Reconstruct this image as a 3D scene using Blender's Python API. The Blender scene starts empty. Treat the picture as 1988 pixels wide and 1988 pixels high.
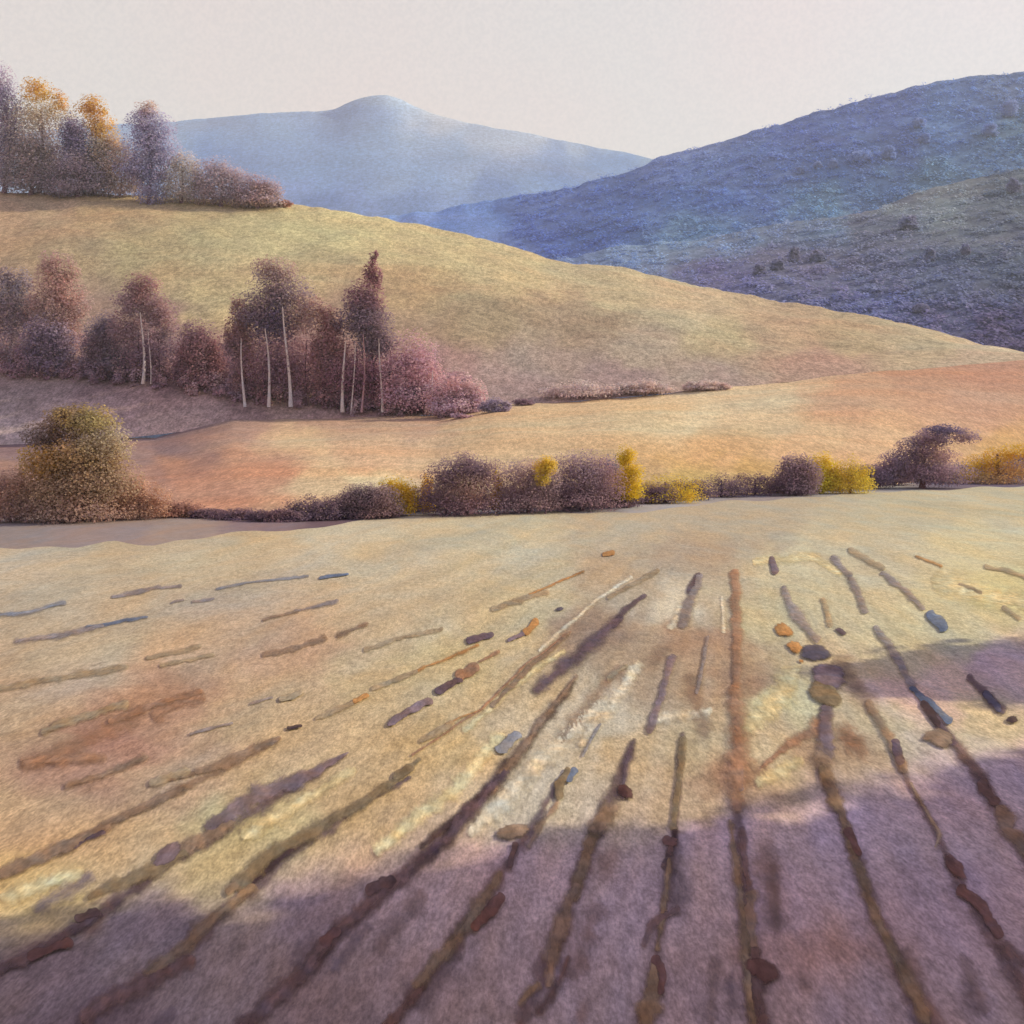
import bpy, math, random
import numpy as np
from mathutils import Vector, noise as mnoise
from mathutils.bvhtree import BVHTree

random.seed(7); RNG = np.random.default_rng(7)
sc = bpy.context.scene
COL = sc.collection

# ------------------------------------------------------------------ camera, world, sun, exposure
F = 2132.0; HY = 830.0; CX = 994.0; CAMH = 4.0
cam = bpy.data.cameras.new('camera'); camo = bpy.data.objects.new('camera', cam); COL.objects.link(camo)
camo.location = (0, 0, CAMH); camo.rotation_euler = (math.radians(90), 0, 0)
cam.sensor_width = 36; cam.lens = 36 * F / 1988; cam.shift_y = -(CX - HY) / 1988
cam.clip_start = 0.1; cam.clip_end = 9000
sc.camera = camo
SUN_EL = math.radians(27); SUN_TO = Vector((0.953, 0.303, 0)).normalized()      # horizontal direction towards the sun
sun = bpy.data.lights.new('sun', 'SUN'); sun.energy = 5.0; sun.angle = math.radians(0.5); sun.color = (1.0, 0.88, 0.62)
suno = bpy.data.objects.new('sun', sun); COL.objects.link(suno)
sd = Vector((SUN_TO.x * math.cos(SUN_EL), SUN_TO.y * math.cos(SUN_EL), math.sin(SUN_EL)))
suno.rotation_euler = sd.to_track_quat('Z', 'Y').to_euler(); suno.location = sd * 100

world = bpy.data.worlds.new('World'); sc.world = world; world.use_nodes = True
nt = world.node_tree; nt.nodes.clear()
def N(t, ty, **kw):
    n = t.nodes.new(ty)
    for k, v in kw.items(): setattr(n, k, v)
    return n
wo = N(nt, 'ShaderNodeOutputWorld'); bg = N(nt, 'ShaderNodeBackground'); bg2 = N(nt, 'ShaderNodeBackground')
sky = N(nt, 'ShaderNodeTexSky', sky_type='NISHITA'); sky.sun_disc = False
sky.sun_elevation = SUN_EL; sky.sun_rotation = math.atan2(SUN_TO.x, SUN_TO.y)
bg.inputs['Strength'].default_value = 0.06
nt.links.new(sky.outputs[0], bg.inputs['Color'])
tc = N(nt, 'ShaderNodeTexCoord'); sep = N(nt, 'ShaderNodeSeparateXYZ'); nt.links.new(tc.outputs['Generated'], sep.inputs[0])
ramp = N(nt, 'ShaderNodeValToRGB'); nt.links.new(sep.outputs['Z'], ramp.inputs[0])     # pale veil of high cloud, mauve overhead
cr = ramp.color_ramp
cr.elements[0].position = 0.0; cr.elements[0].color = (0.60, 0.48, 0.355, 1)
cr.elements[1].position = 1.0; cr.elements[1].color = (0.13, 0.09, 0.21, 1)
e = cr.elements.new(0.40); e.color = (0.53, 0.43, 0.345, 1)
e = cr.elements.new(0.60); e.color = (0.16, 0.115, 0.235, 1)
nz = N(nt, 'ShaderNodeTexNoise'); nz.inputs['Scale'].default_value = 3.2; nz.inputs['Detail'].default_value = 4
nt.links.new(tc.outputs['Generated'], nz.inputs['Vector'])
r2 = N(nt, 'ShaderNodeValToRGB'); nt.links.new(nz.outputs['Fac'], r2.inputs[0])
r2.color_ramp.elements[0].position = 0.35; r2.color_ramp.elements[0].color = (1.05, 0.975, 0.965, 1)
r2.color_ramp.elements[1].position = 0.65; r2.color_ramp.elements[1].color = (0.96, 0.995, 1.0, 1)
gz = N(nt, 'ShaderNodeTexNoise'); gz.inputs['Scale'].default_value = 300; gz.inputs['Detail'].default_value = 3
nt.links.new(tc.outputs['Generated'], gz.inputs['Vector'])
gm = N(nt, 'ShaderNodeMapRange'); gm.inputs[1].default_value = 0.38; gm.inputs[2].default_value = 0.62; gm.inputs[3].default_value = 0.94; gm.inputs[4].default_value = 1.05
nt.links.new(gz.outputs['Fac'], gm.inputs[0])
mm = N(nt, 'ShaderNodeMix', data_type='RGBA', blend_type='MULTIPLY'); mm.inputs[0].default_value = 1
nt.links.new(ramp.outputs[0], mm.inputs[6]); nt.links.new(r2.outputs[0], mm.inputs[7])
mm2 = N(nt, 'ShaderNodeVectorMath', operation='SCALE'); nt.links.new(mm.outputs[2], mm2.inputs[0]); nt.links.new(gm.outputs[0], mm2.inputs['Scale'])
nt.links.new(mm2.outputs[0], bg2.inputs['Color']); bg2.inputs['Strength'].default_value = 1.0
ad = N(nt, 'ShaderNodeAddShader'); nt.links.new(bg.outputs[0], ad.inputs[0]); nt.links.new(bg2.outputs[0], ad.inputs[1])
nt.links.new(ad.outputs[0], wo.inputs['Surface'])

vs = sc.view_settings; vs.view_transform = 'Standard'; vs.look = 'None'; vs.exposure = 0.45; vs.gamma = 1; vs.use_curve_mapping = False
sc.render.engine = 'CYCLES'
cy = sc.cycles; cy.max_bounces = 4; cy.diffuse_bounces = 2; cy.transparent_max_bounces = 12; cy.volume_bounces = 0; cy.use_denoising = True

# ------------------------------------------------------------------ helpers
def lin(c):
    return np.array([(v / 255 / 12.92) if v <= 10.3 else ((v / 255 + 0.055) / 1.055) ** 2.4 for v in c])
K_SUN = np.array([1.06, 0.98, 1.0])        # light a level sunlit surface gets (as it renders)
K_SHADE = np.array([0.42, 0.40, 0.56])      # and one in shade
def alb(c, K=K_SUN):
    v = lin(c) / K; return np.maximum(v * min(1.0, 0.82 / v.max()), 0.01)      # keeps the hue of bright colours

def tag(o, label=None, cat=None, group=None, kind=None):
    if label: o['label'] = label
    if cat: o['category'] = cat
    if group: o['group'] = group
    if kind: o['kind'] = kind
    return o

def mesh_obj(name, V, Fc, mat, cols=None, parent=None, smooth=False, edge=None):
    me = bpy.data.meshes.new(name)
    V = np.asarray(V, dtype=np.float32); Fc = np.asarray(Fc, dtype=np.int32)
    k = Fc.shape[1]
    me.vertices.add(len(V)); me.vertices.foreach_set('co', V.ravel())
    me.loops.add(Fc.size); me.loops.foreach_set('vertex_index', Fc.ravel())
    me.polygons.add(len(Fc)); me.polygons.foreach_set('loop_start', np.arange(0, Fc.size, k, dtype=np.int32))
    if smooth: me.polygons.foreach_set('use_smooth', np.ones(len(Fc), dtype=bool))
    me.update(calc_edges=True); me.validate()
    if cols is not None:
        a = me.color_attributes.new('Col', 'FLOAT_COLOR', 'POINT')
        c4 = np.ones((len(V), 4), dtype=np.float32); c4[:, :3] = cols
        a.data.foreach_set('color', c4.ravel())
    if edge is not None:
        a = me.attributes.new('edge', 'FLOAT', 'POINT'); a.data.foreach_set('value', np.asarray(edge, dtype=np.float32))
    me.materials.append(mat)
    o = bpy.data.objects.new(name, me); COL.objects.link(o)
    if parent: o.parent = parent
    return o

def wash_mat(name, s_big, s_mid, s_fine, tintA=(1.08, 0.97, 0.90), tintB=(0.92, 0.98, 1.1), amt=1.0, grain=0.14, bump=0.3, bdist=0.03, soft=None, stretch=None, gy=1.0):
    m = bpy.data.materials.new(name); m.use_nodes = True; t = m.node_tree; t.nodes.clear()
    out = N(t, 'ShaderNodeOutputMaterial'); b = N(t, 'ShaderNodeBsdfPrincipled'); b.inputs['Roughness'].default_value = 0.95
    b.inputs['Specular IOR Level'].default_value = 0.1
    at = N(t, 'ShaderNodeAttribute', attribute_name='Col')
    g = N(t, 'ShaderNodeNewGeometry')
    src = g.outputs['Position']
    if stretch:
        mp = N(t, 'ShaderNodeMapping'); mp.inputs['Scale'].default_value = stretch[0]; mp.inputs['Rotation'].default_value = stretch[1]
        t.links.new(src, mp.inputs[0]); srcb = mp.outputs[0]
    else: srcb = src
    n1 = N(t, 'ShaderNodeTexNoise'); n1.inputs['Scale'].default_value = s_big; n1.inputs['Detail'].default_value = 5; n1.inputs['Roughness'].default_value = 0.6
    n1.inputs['Distortion'].default_value = 0.6
    t.links.new(srcb, n1.inputs['Vector'])
    mg = N(t, 'ShaderNodeMapping'); mg.inputs['Scale'].default_value = (1, gy, 1); t.links.new(src, mg.inputs[0]); src = mg.outputs[0]
    r = N(t, 'ShaderNodeValToRGB'); r.color_ramp.elements[0].position = 0.33; r.color_ramp.elements[1].position = 0.67
    r.color_ramp.elements[0].color = (*[1 + (v - 1) * amt for v in tintA], 1); r.color_ramp.elements[1].color = (*[1 + (v - 1) * amt for v in tintB], 1)
    t.links.new(n1.outputs['Fac'], r.inputs[0])
    m1 = N(t, 'ShaderNodeMix', data_type='RGBA', blend_type='MULTIPLY'); m1.inputs[0].default_value = 1
    t.links.new(at.outputs['Color'], m1.inputs[6]); t.links.new(r.outputs[0], m1.inputs[7])
    n2 = N(t, 'ShaderNodeTexNoise'); n2.inputs['Scale'].default_value = s_mid; n2.inputs['Detail'].default_value = 6; n2.inputs['Roughness'].default_value = 0.7
    t.links.new(srcb, n2.inputs['Vector'])
    q = N(t, 'ShaderNodeMapRange'); q.inputs[1].default_value = 0.3; q.inputs[2].default_value = 0.7; q.inputs[3].default_value = 1 - 0.10 * amt; q.inputs[4].default_value = 1 + 0.10 * amt
    t.links.new(n2.outputs['Fac'], q.inputs[0])
    n3 = N(t, 'ShaderNodeTexNoise'); n3.inputs['Scale'].default_value = s_fine; n3.inputs['Detail'].default_value = 3; n3.inputs['Roughness'].default_value = 0.75
    t.links.new(src, n3.inputs['Vector'])
    q3 = N(t, 'ShaderNodeMapRange'); q3.inputs[1].default_value = 0.35; q3.inputs[2].default_value = 0.65; q3.inputs[3].default_value = 1 - grain; q3.inputs[4].default_value = 1 + grain
    t.links.new(n3.outputs['Fac'], q3.inputs[0])
    n5 = N(t, 'ShaderNodeTexNoise'); n5.inputs['Scale'].default_value = s_fine * 0.28; n5.inputs['Detail'].default_value = 3; n5.inputs['Roughness'].default_value = 0.7
    t.links.new(src, n5.inputs['Vector'])
    q5 = N(t, 'ShaderNodeMapRange'); q5.inputs[1].default_value = 0.38; q5.inputs[2].default_value = 0.62; q5.inputs[3].default_value = 1 - grain * .6; q5.inputs[4].default_value = 1 + grain * .6
    t.links.new(n5.outputs['Fac'], q5.inputs[0])
    mu0 = N(t, 'ShaderNodeMath', operation='MULTIPLY'); t.links.new(q5.outputs[0], mu0.inputs[0]); t.links.new(q3.outputs[0], mu0.inputs[1])
    mu = N(t, 'ShaderNodeMath', operation='MULTIPLY'); t.links.new(q.outputs[0], mu.inputs[0]); t.links.new(mu0.outputs[0], mu.inputs[1])
    sc_ = N(t, 'ShaderNodeVectorMath', operation='SCALE'); t.links.new(m1.outputs[2], sc_.inputs[0]); t.links.new(mu.outputs[0], sc_.inputs['Scale'])
    t.links.new(sc_.outputs[0], b.inputs['Base Color'])
    if bump:
        bp = N(t, 'ShaderNodeBump'); bp.inputs['Strength'].default_value = bump; bp.inputs['Distance'].default_value = bdist
        t.links.new(n3.outputs['Fac'], bp.inputs['Height']); t.links.new(bp.outputs[0], b.inputs['Normal'])
    if soft is not None:
        ea = N(t, 'ShaderNodeAttribute', attribute_name='edge')
        n4 = N(t, 'ShaderNodeTexNoise'); n4.inputs['Scale'].default_value = soft[2]; n4.inputs['Detail'].default_value = 6; n4.inputs['Roughness'].default_value = 0.75
        t.links.new(src, n4.inputs['Vector'])
        a1 = N(t, 'ShaderNodeMath', operation='MULTIPLY_ADD'); a1.inputs[1].default_value = soft[3]; t.links.new(n4.outputs['Fac'], a1.inputs[0]); t.links.new(ea.outputs['Fac'], a1.inputs[2])
        q4 = N(t, 'ShaderNodeMapRange', interpolation_type='SMOOTHSTEP'); q4.inputs[1].default_value = soft[0] + soft[3] * 0.5; q4.inputs[2].default_value = soft[1] + soft[3] * 0.5
        q4.inputs[3].default_value = soft[4]; q4.inputs[4].default_value = 0.0
        t.links.new(a1.outputs[0], q4.inputs[0]); t.links.new(q4.outputs[0], b.inputs['Alpha'])
    t.links.new(b.outputs[0], out.inputs['Surface'])
    return m

def interp(pts, x, k=1):
    xs = [p[0] for p in pts]; ys = [p[k] for p in pts]
    x = np.asarray(x, dtype=float)
    y = np.interp(x, xs, ys)
    lo = x < xs[0]; hi = x > xs[-1]
    y = np.where(lo, ys[0] + (x - xs[0]) * (ys[1] - ys[0]) / (xs[1] - xs[0]) * 0.3, y)
    y = np.where(hi, ys[-1] + (x - xs[-1]) * (ys[-1] - ys[-2]) / (xs[-1] - xs[-2]) * 0.5, y)
    return y

def fbm(x, y, scale, octs=4, seed=0.0):
    out = np.zeros(len(x)); 
    for i in range(len(x)):
        out[i] = mnoise.fractal((x[i] * scale + seed, y[i] * scale - seed, seed), 0.6, 2.0, octs)
    return out

def paint(px, py, pts, power=1.75, base=None):
    """ground colour from soft patches: inverse-distance blend of named colour patches"""
    px = np.asarray(px, float); py = np.asarray(py, float)
    wx = np.array([mnoise.noise(Vector((a * .011, b * .016, 2.0))) + .5 * mnoise.noise(Vector((a * .03, b * .045, 7.0))) for a, b in zip(px, py)])
    wy = np.array([mnoise.noise(Vector((a * .011, b * .016, 12.0))) + .5 * mnoise.noise(Vector((a * .03, b * .045, 17.0))) for a, b in zip(px, py)])
    px = (px + 70 * wx)[:, None]; py = (py + 22 * wy)[:, None]
    P = np.array([[p[0], p[1]] for p in pts], dtype=float); C = np.array([p[2] for p in pts])
    sx = np.array([p[3] if len(p) > 3 else 1.0 for p in pts]); 
    d2 = ((px - P[:, 0]) * 0.6) ** 2 + (py - P[:, 1]) ** 2 + 150
    w = sx / d2 ** power
    return (w @ C) / w.sum(1)[:, None]

def PP(px, py, Y): return Vector(((px - CX) / F * Y, Y, CAMH + (HY - py) / F * Y))
def ground_pt(px, py, z=0.0):
    Y = (CAMH - z) * F / (py - HY)
    return ((px - CX) / F * Y, Y)

# ------------------------------------------------------------------ the field and what bounds it
EDGE = [(-700, 1085), (-300, 1072), (0, 1062), (150, 1063), (220, 1052), (300, 1058), (350, 1048), (420, 1040), (500, 1030), (560, 1032), (640, 1018), (700, 1012), (830, 1000), (1040, 995), (1160, 996), (1288, 990), (1400, 975), (1560, 965), (1700, 956), (1850, 948), (1988, 945), (2500, 922), (3000, 908)]
HBASE = [(-700, 1020), (-300, 1012), (0, 1008), (200, 1012), (400, 1004), (560, 1012), (700, 1002), (830, 990), (1040, 984), (1200, 984), (1288, 974), (1400, 964), (1560, 955), (1700, 944), (1850, 930), (1988, 924), (2500, 905), (3000, 893)]
def plan_line(L):
    P = []
    xs = np.linspace(L[0][0], L[-1][0], 400)
    for x in xs: P.append(ground_pt(x, float(interp(L, x)) + 2.0 * math.sin(x * 0.052) + 1.5 * math.sin(x * 0.021 + 1)))
    return np.array(P)
ep = plan_line(EDGE)
o_ = np.argsort(ep[:, 0])
def edge_y(x): return np.interp(x, ep[o_, 0], ep[o_, 1])

def fz(x, y):
    return 0.035 * mnoise.fractal((x * 0.55, y * 0.55, 0.3), 0.8, 2.1, 4) 

FIELD_SUN = [  # (px, py, colour seen) patches of differently coloured stubble and soil
 (100, 1110, (196, 176, 146)), (400, 1090, (197, 176, 143)), (700, 1060, (205, 186, 152)), (1000, 1040, (203, 188, 154)), (1250, 1020, (196, 176, 145)), (1500, 1000, (190, 172, 143)), (1750, 990, (196, 182, 148)), (1940, 980, (200, 186, 150)),
 (150, 1260, (190, 168, 138)), (450, 1220, (194, 166, 138)), (560, 1260, (196, 160, 132)), (800, 1200, (203, 178, 142)), (1050, 1150, (203, 184, 146)), (1200, 1120, (188, 165, 136)), (1330, 1070, (182, 158, 132)), (1480, 1045, (188, 168, 140)), (1560, 1080, (214, 198, 158)), (1700, 1080, (205, 188, 152)), (1900, 1060, (218, 200, 152)), (1960, 1150, (220, 202, 140)), (1800, 1180, (214, 196, 148)),
 (60, 1400, (192, 160, 126)), (200, 1440, (178, 128, 106), 1.2), (130, 1490, (180, 134, 110)), (300, 1370, (188, 140, 108)), (330, 1520, (196, 158, 124)), (560, 1420, (200, 168, 126)), (700, 1330, (203, 176, 132)), (900, 1280, (208, 182, 130)), (1000, 1180, (206, 184, 140)),
 (60, 1580, (198, 160, 120)), (280, 1640, (204, 170, 126)), (80, 1740, (212, 180, 120)), (500, 1610, (200, 182, 132)), (420, 1680, (205, 178, 128)), (660, 1580, (196, 165, 120)), (850, 1450, (205, 172, 120)), (1010, 1330, (204, 176, 134)),
 (1010, 1540, (206, 186, 156), 1.3), (1150, 1390, (206, 192, 168), 1.4), (1090, 1450, (200, 184, 158)), (1230, 1280, (178, 152, 124)), (1160, 1230, (160, 132, 112)), (1300, 1330, (176, 152, 126)), (1300, 1180, (214, 202, 178), 0.7), (1380, 1240, (176, 140, 112)), (1200, 1450, (204, 174, 132)), (1340, 1450, (192, 170, 134)), (1330, 1560, (196, 168, 136)), (1440, 1330, (170, 132, 104)), (1430, 1500, (168, 124, 96)), (1510, 1360, (218, 204, 156), 1.3), (1490, 1200, (204, 188, 146)), (1590, 1160, (206, 190, 150)), (1640, 1280, (206, 180, 140)), (1600, 1440, (186, 150, 116)), (1700, 1240, (208, 192, 150)), (1850, 1240, (208, 190, 146)), (1700, 1400, (205, 182, 144)), (1900, 1400, (206, 188, 152)), (1480, 1480, (214, 192, 152))]
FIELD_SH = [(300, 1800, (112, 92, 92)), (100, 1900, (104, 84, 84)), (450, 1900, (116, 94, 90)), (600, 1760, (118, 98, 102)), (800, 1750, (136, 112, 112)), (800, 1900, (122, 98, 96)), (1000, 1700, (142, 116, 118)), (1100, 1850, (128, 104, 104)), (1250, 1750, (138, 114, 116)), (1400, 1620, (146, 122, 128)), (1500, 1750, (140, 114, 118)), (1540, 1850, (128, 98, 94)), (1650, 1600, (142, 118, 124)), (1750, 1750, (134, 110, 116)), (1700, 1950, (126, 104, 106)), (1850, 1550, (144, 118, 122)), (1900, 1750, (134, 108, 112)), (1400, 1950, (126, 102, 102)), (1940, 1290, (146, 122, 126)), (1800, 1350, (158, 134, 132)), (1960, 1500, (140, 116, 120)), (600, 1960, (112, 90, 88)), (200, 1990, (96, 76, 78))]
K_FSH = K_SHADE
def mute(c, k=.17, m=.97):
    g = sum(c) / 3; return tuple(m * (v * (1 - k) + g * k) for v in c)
FP = [(a[0], a[1], alb(mute(a[2]))) + tuple(a[3:]) for a in FIELD_SUN] + [(a[0], a[1], alb((a[2][0] * .91, a[2][1] * .94, a[2][2] * 1.05), K_FSH)) for a in FIELD_SH]  # violet shade tint and the darkening towards the viewer are put into the colour

ground_m = wash_mat('dry_grass_and_soil', 0.5, 1.6, 34.0, amt=1.0, grain=0.26, bump=0.25, bdist=0.02, stretch=((1, 0.35, 1), (0, 0, 0.25)), gy=0.33)
def near_field():
    xs = np.concatenate([np.linspace(-70, -22, 20), np.linspace(-21.5, -8, 70), np.linspace(-7.9, 12, 240), np.linspace(12.2, 36, 80), np.linspace(37, 110, 24)])
    tv = np.linspace(0, 1, 300)
    V = []; 
    for t in tv:
        for x in xs:
            ye = float(edge_y(x))
            y = 4.5 * (ye / 4.5) ** t
            V.append((x, y, fz(x, y) * min(1, (1 - t) * 25)))
    V = np.array(V); nx = len(xs); n = len(tv)
    idx = np.arange(nx * n).reshape(n, nx)
    Fc = np.stack([idx[:-1, :-1], idx[:-1, 1:], idx[1:, 1:], idx[1:, :-1]], -1).reshape(-1, 4)
    px = CX + V[:, 0] / V[:, 1] * F; py = HY + CAMH / V[:, 1] * F
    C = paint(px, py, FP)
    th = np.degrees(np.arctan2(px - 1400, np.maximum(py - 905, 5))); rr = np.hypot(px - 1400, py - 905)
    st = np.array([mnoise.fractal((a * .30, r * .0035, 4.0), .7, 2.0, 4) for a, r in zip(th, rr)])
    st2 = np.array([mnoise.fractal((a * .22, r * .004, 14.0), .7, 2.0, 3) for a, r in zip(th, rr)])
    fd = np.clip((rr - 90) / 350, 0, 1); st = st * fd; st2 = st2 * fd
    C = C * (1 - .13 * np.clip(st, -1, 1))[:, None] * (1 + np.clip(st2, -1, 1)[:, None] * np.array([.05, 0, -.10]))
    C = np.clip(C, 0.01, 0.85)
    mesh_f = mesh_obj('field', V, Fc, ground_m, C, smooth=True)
    tag(mesh_f, kind='structure')
    # the same field goes on behind the camera
    xb = np.linspace(-70, 110, 60); yb = np.linspace(-60, 4.6, 30)
    Vb = np.array([(x, y, -0.05 if y < 4 else -0.03) for y in yb for x in xb]); ib = np.arange(60 * 30).reshape(30, 60)
    Fb = np.stack([ib[:-1, :-1], ib[:-1, 1:], ib[1:, 1:], ib[1:, :-1]], -1).reshape(-1, 4)
    ob = mesh_obj('field', Vb, Fb, ground_m, np.tile(alb((122, 100, 100), K_FSH), (len(Vb), 1)), smooth=True)
    tag(ob, kind='structure')
near_field()

terr = {}
def loft(name, lo, hi, cols, mat, nU=260, nV=60, prof=1.0, back=0.0, px0=-900, px1=2900, bump=0.0, bs=0.02, K=K_SUN, ridge_noise=0.0, rs=0.02, drop=0.3):
    """slope between a lower line and an upper line, each (px, py, depth)"""
    us = np.linspace(px0, px1, nU); V = []
    vs_ = list(np.linspace(0, 1, nV)) + ([1.04, 1.15, 1.4] if back else [])
    yl = interp(lo, us, 1); Yl = np.interp(us, [p[0] for p in lo], [p[2] for p in lo])
    yh = interp(hi, us, 1); Yh = np.interp(us, [p[0] for p in hi], [p[2] for p in hi])
    def sm(a, sg):
        w = int(sg * 3) + 1; k = np.exp(-.5 * (np.arange(-w, w + 1) / sg) ** 2); return np.convolve(np.pad(a, w, mode='reflect', reflect_type='odd'), k / k.sum(), 'valid')
    if ridge_noise: yh = sm(yh, 1.6); yhs = sm(yh, 26); Yh = sm(Yh, 26); yl = sm(yl, 14)
    else: yhs = yh
    for v in vs_:
        Y = Yl + (Yh - Yl) * v
        zl = CAMH + (HY - yl) / F * Yl; zh = CAMH + (HY - yh) / F * Yh
        zs = CAMH + (HY - yhs) / F * Yh
        if v <= 1: z = zl + (zs - zl) * (v ** prof) + (zh - zs) * v ** 5
        else: z = zh - (zh - zl) * (v - 1) ** 1.3 * back
        x = (us - CX) / F * Y
        nzv = fbm(x, Y, bs, 4, 3.3) * bump * min(1, v * 3) if bump else 0
        rn = fbm(us, us * 0, rs, 4, 9.1) * ridge_noise * (max(0, v) ** 9 if v <= 1 else 1) if ridge_noise else 0
        V.append(np.stack([x, Y, z + nzv + rn], -1))
    n = len(vs_); V = np.concatenate(V); idx = np.arange(n * nU).reshape(n, nU)
    Fc = np.stack([idx[:-1, :-1], idx[:-1, 1:], idx[1:, 1:], idx[1:, :-1]], -1).reshape(-1, 4)
    px = CX + V[:, 0] / V[:, 1] * F; py = HY - (V[:, 2] - CAMH) / V[:, 1] * F
    C = paint(px, py, [(a[0], a[1], alb(mute(a[2], dict(hillside=.27, meadow=.14).get(name, .06), 1.03 if name == 'hillside' else 1.0), K)) + tuple(a[3:]) for a in cols])
    o = mesh_obj(name, V, Fc, mat, C, smooth=True); tag(o, kind='structure')
    terr[name] = BVHTree.FromPolygons([tuple(v) for v in V], [tuple(f) for f in Fc])
    return o
def plane3(L, z=0.0): return [(p[0], p[1], (CAMH - z) * F / (p[1] - HY)) for p in L]

# grey-blue track between field and hedge, shade at its right end painted in
trk_m = wash_mat('track_dust', 0.6, 2.0, 14.0, grain=0.10, bump=0.2, stretch=((1, 0.4, 1), (0, 0, 0.3)))
EDGEw = [(x, float(interp(EDGE, x)) + 2.0 * math.sin(x * 0.052) + 1.5 * math.sin(x * 0.021 + 1)) for x in np.linspace(-900, 2900, 400)]
loft('track', plane3([(p[0], p[1] + 3) for p in EDGEw], -0.01), plane3([(p[0], p[1] - 6) for p in HBASE], 0.012),
     [(0, 1040, (146, 130, 126)), (200, 1035, (150, 132, 130)), (350, 1025, (160, 138, 128)), (500, 1015, (140, 116, 118)), (640, 1005, (108, 86, 96)), (800, 992, (136, 128, 136)), (950, 990, (150, 144, 146)), (1100, 988, (140, 128, 132)), (1250, 982, (168, 160, 160)), (1350, 972, (172, 166, 166)), (1450, 965, (150, 136, 134)), (1600, 955, (160, 152, 148)), (1700, 950, (166, 158, 150)), (1850, 938, (112, 98, 116)), (1980, 932, (104, 92, 114))],
     trk_m, nU=400, nV=10)
MTOP = [(-900, 880, 120), (0, 862, 120), (300, 850, 120), (450, 815, 122), (640, 812, 124), (850, 808, 126), (960, 788, 128), (1300, 762, 132), (1600, 732, 138), (1988, 698, 145), (2900, 640, 150)]
mead_m = wash_mat('meadow_grass', 0.06, 0.3, 8.0, tintA=(1.1, 0.95, 0.86), tintB=(0.96, 1.02, 1.08), amt=1.0, grain=0.26, bump=0.3, bdist=0.08, stretch=((0.5, 1.1, 1), (0, 0, 0.1)), gy=0.25)
loft('meadow', plane3(HBASE, -0.0), MTOP,
     [(40, 870, (142, 110, 112), 4), (180, 870, (144, 112, 112), 4), (320, 858, (152, 118, 114), 3), (250, 885, (160, 124, 116), 2), (90, 890, (152, 118, 114), 2), (460, 838, (176, 138, 122)), (640, 822, (188, 148, 124)), (820, 818, (190, 152, 126)), (30, 900, (168, 128, 112)), (100, 960, (160, 126, 100)), (300, 900, (198, 140, 108)), (400, 960, (196, 138, 110), 1.5), (450, 870, (204, 150, 118)), (500, 930, (198, 142, 112)), (600, 850, (214, 180, 138)), (650, 930, (206, 172, 132)), (720, 890, (212, 168, 130)), (700, 925, (214, 192, 150)), (900, 840, (212, 176, 132)), (1100, 830, (214, 180, 136)), (1250, 800, (214, 186, 142)), (1350, 800, (218, 196, 156), 1.3), (1500, 785, (216, 190, 150)), (1550, 850, (212, 174, 132)), (1400, 880, (206, 168, 122)), (1350, 930, (196, 162, 96)), (1700, 850, (210, 168, 128)), (1650, 780, (204, 158, 124)), (1800, 740, (196, 148, 118)), (1950, 720, (194, 142, 116)), (1900, 800, (196, 152, 126)), (1950, 870, (206, 160, 104)), (200, 870, (176, 142, 136)), (30, 1010, (140, 112, 106)), (1200, 960, (180, 140, 100)), (1480, 930, (196, 160, 100))],  # darker mauve patches at upper left paint in the grove's shade
     mead_m, nU=400, nV=60, prof=1.15, bump=0.25, bs=0.06)
RIDGE = [(-900, 345, 235), (0, 368, 235), (300, 380, 235), (560, 392, 236), (740, 422, 238), (850, 442, 238), (1000, 482, 240), (1080, 505, 240), (1200, 517, 240), (1300, 540, 238), (1400, 556, 234), (1500, 582, 228), (1650, 608, 220), (1800, 640, 205), (1900, 668, 190), (1988, 694, 175), (2400, 735, 165), (2900, 780, 160)]
MTOPb = [(p[0], p[1] + 2.5, p[2] - .4) for p in MTOP]
hill_m = wash_mat('hillside_grass', 0.03, 0.14, 4.2, tintA=(1.08, 0.97, 0.9), tintB=(0.95, 1.03, 1.0), amt=1.1, grain=0.36, bump=0.4, bdist=0.10, gy=0.4)
K_HILL = K_SUN * np.array([.93, .99, .96])
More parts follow.
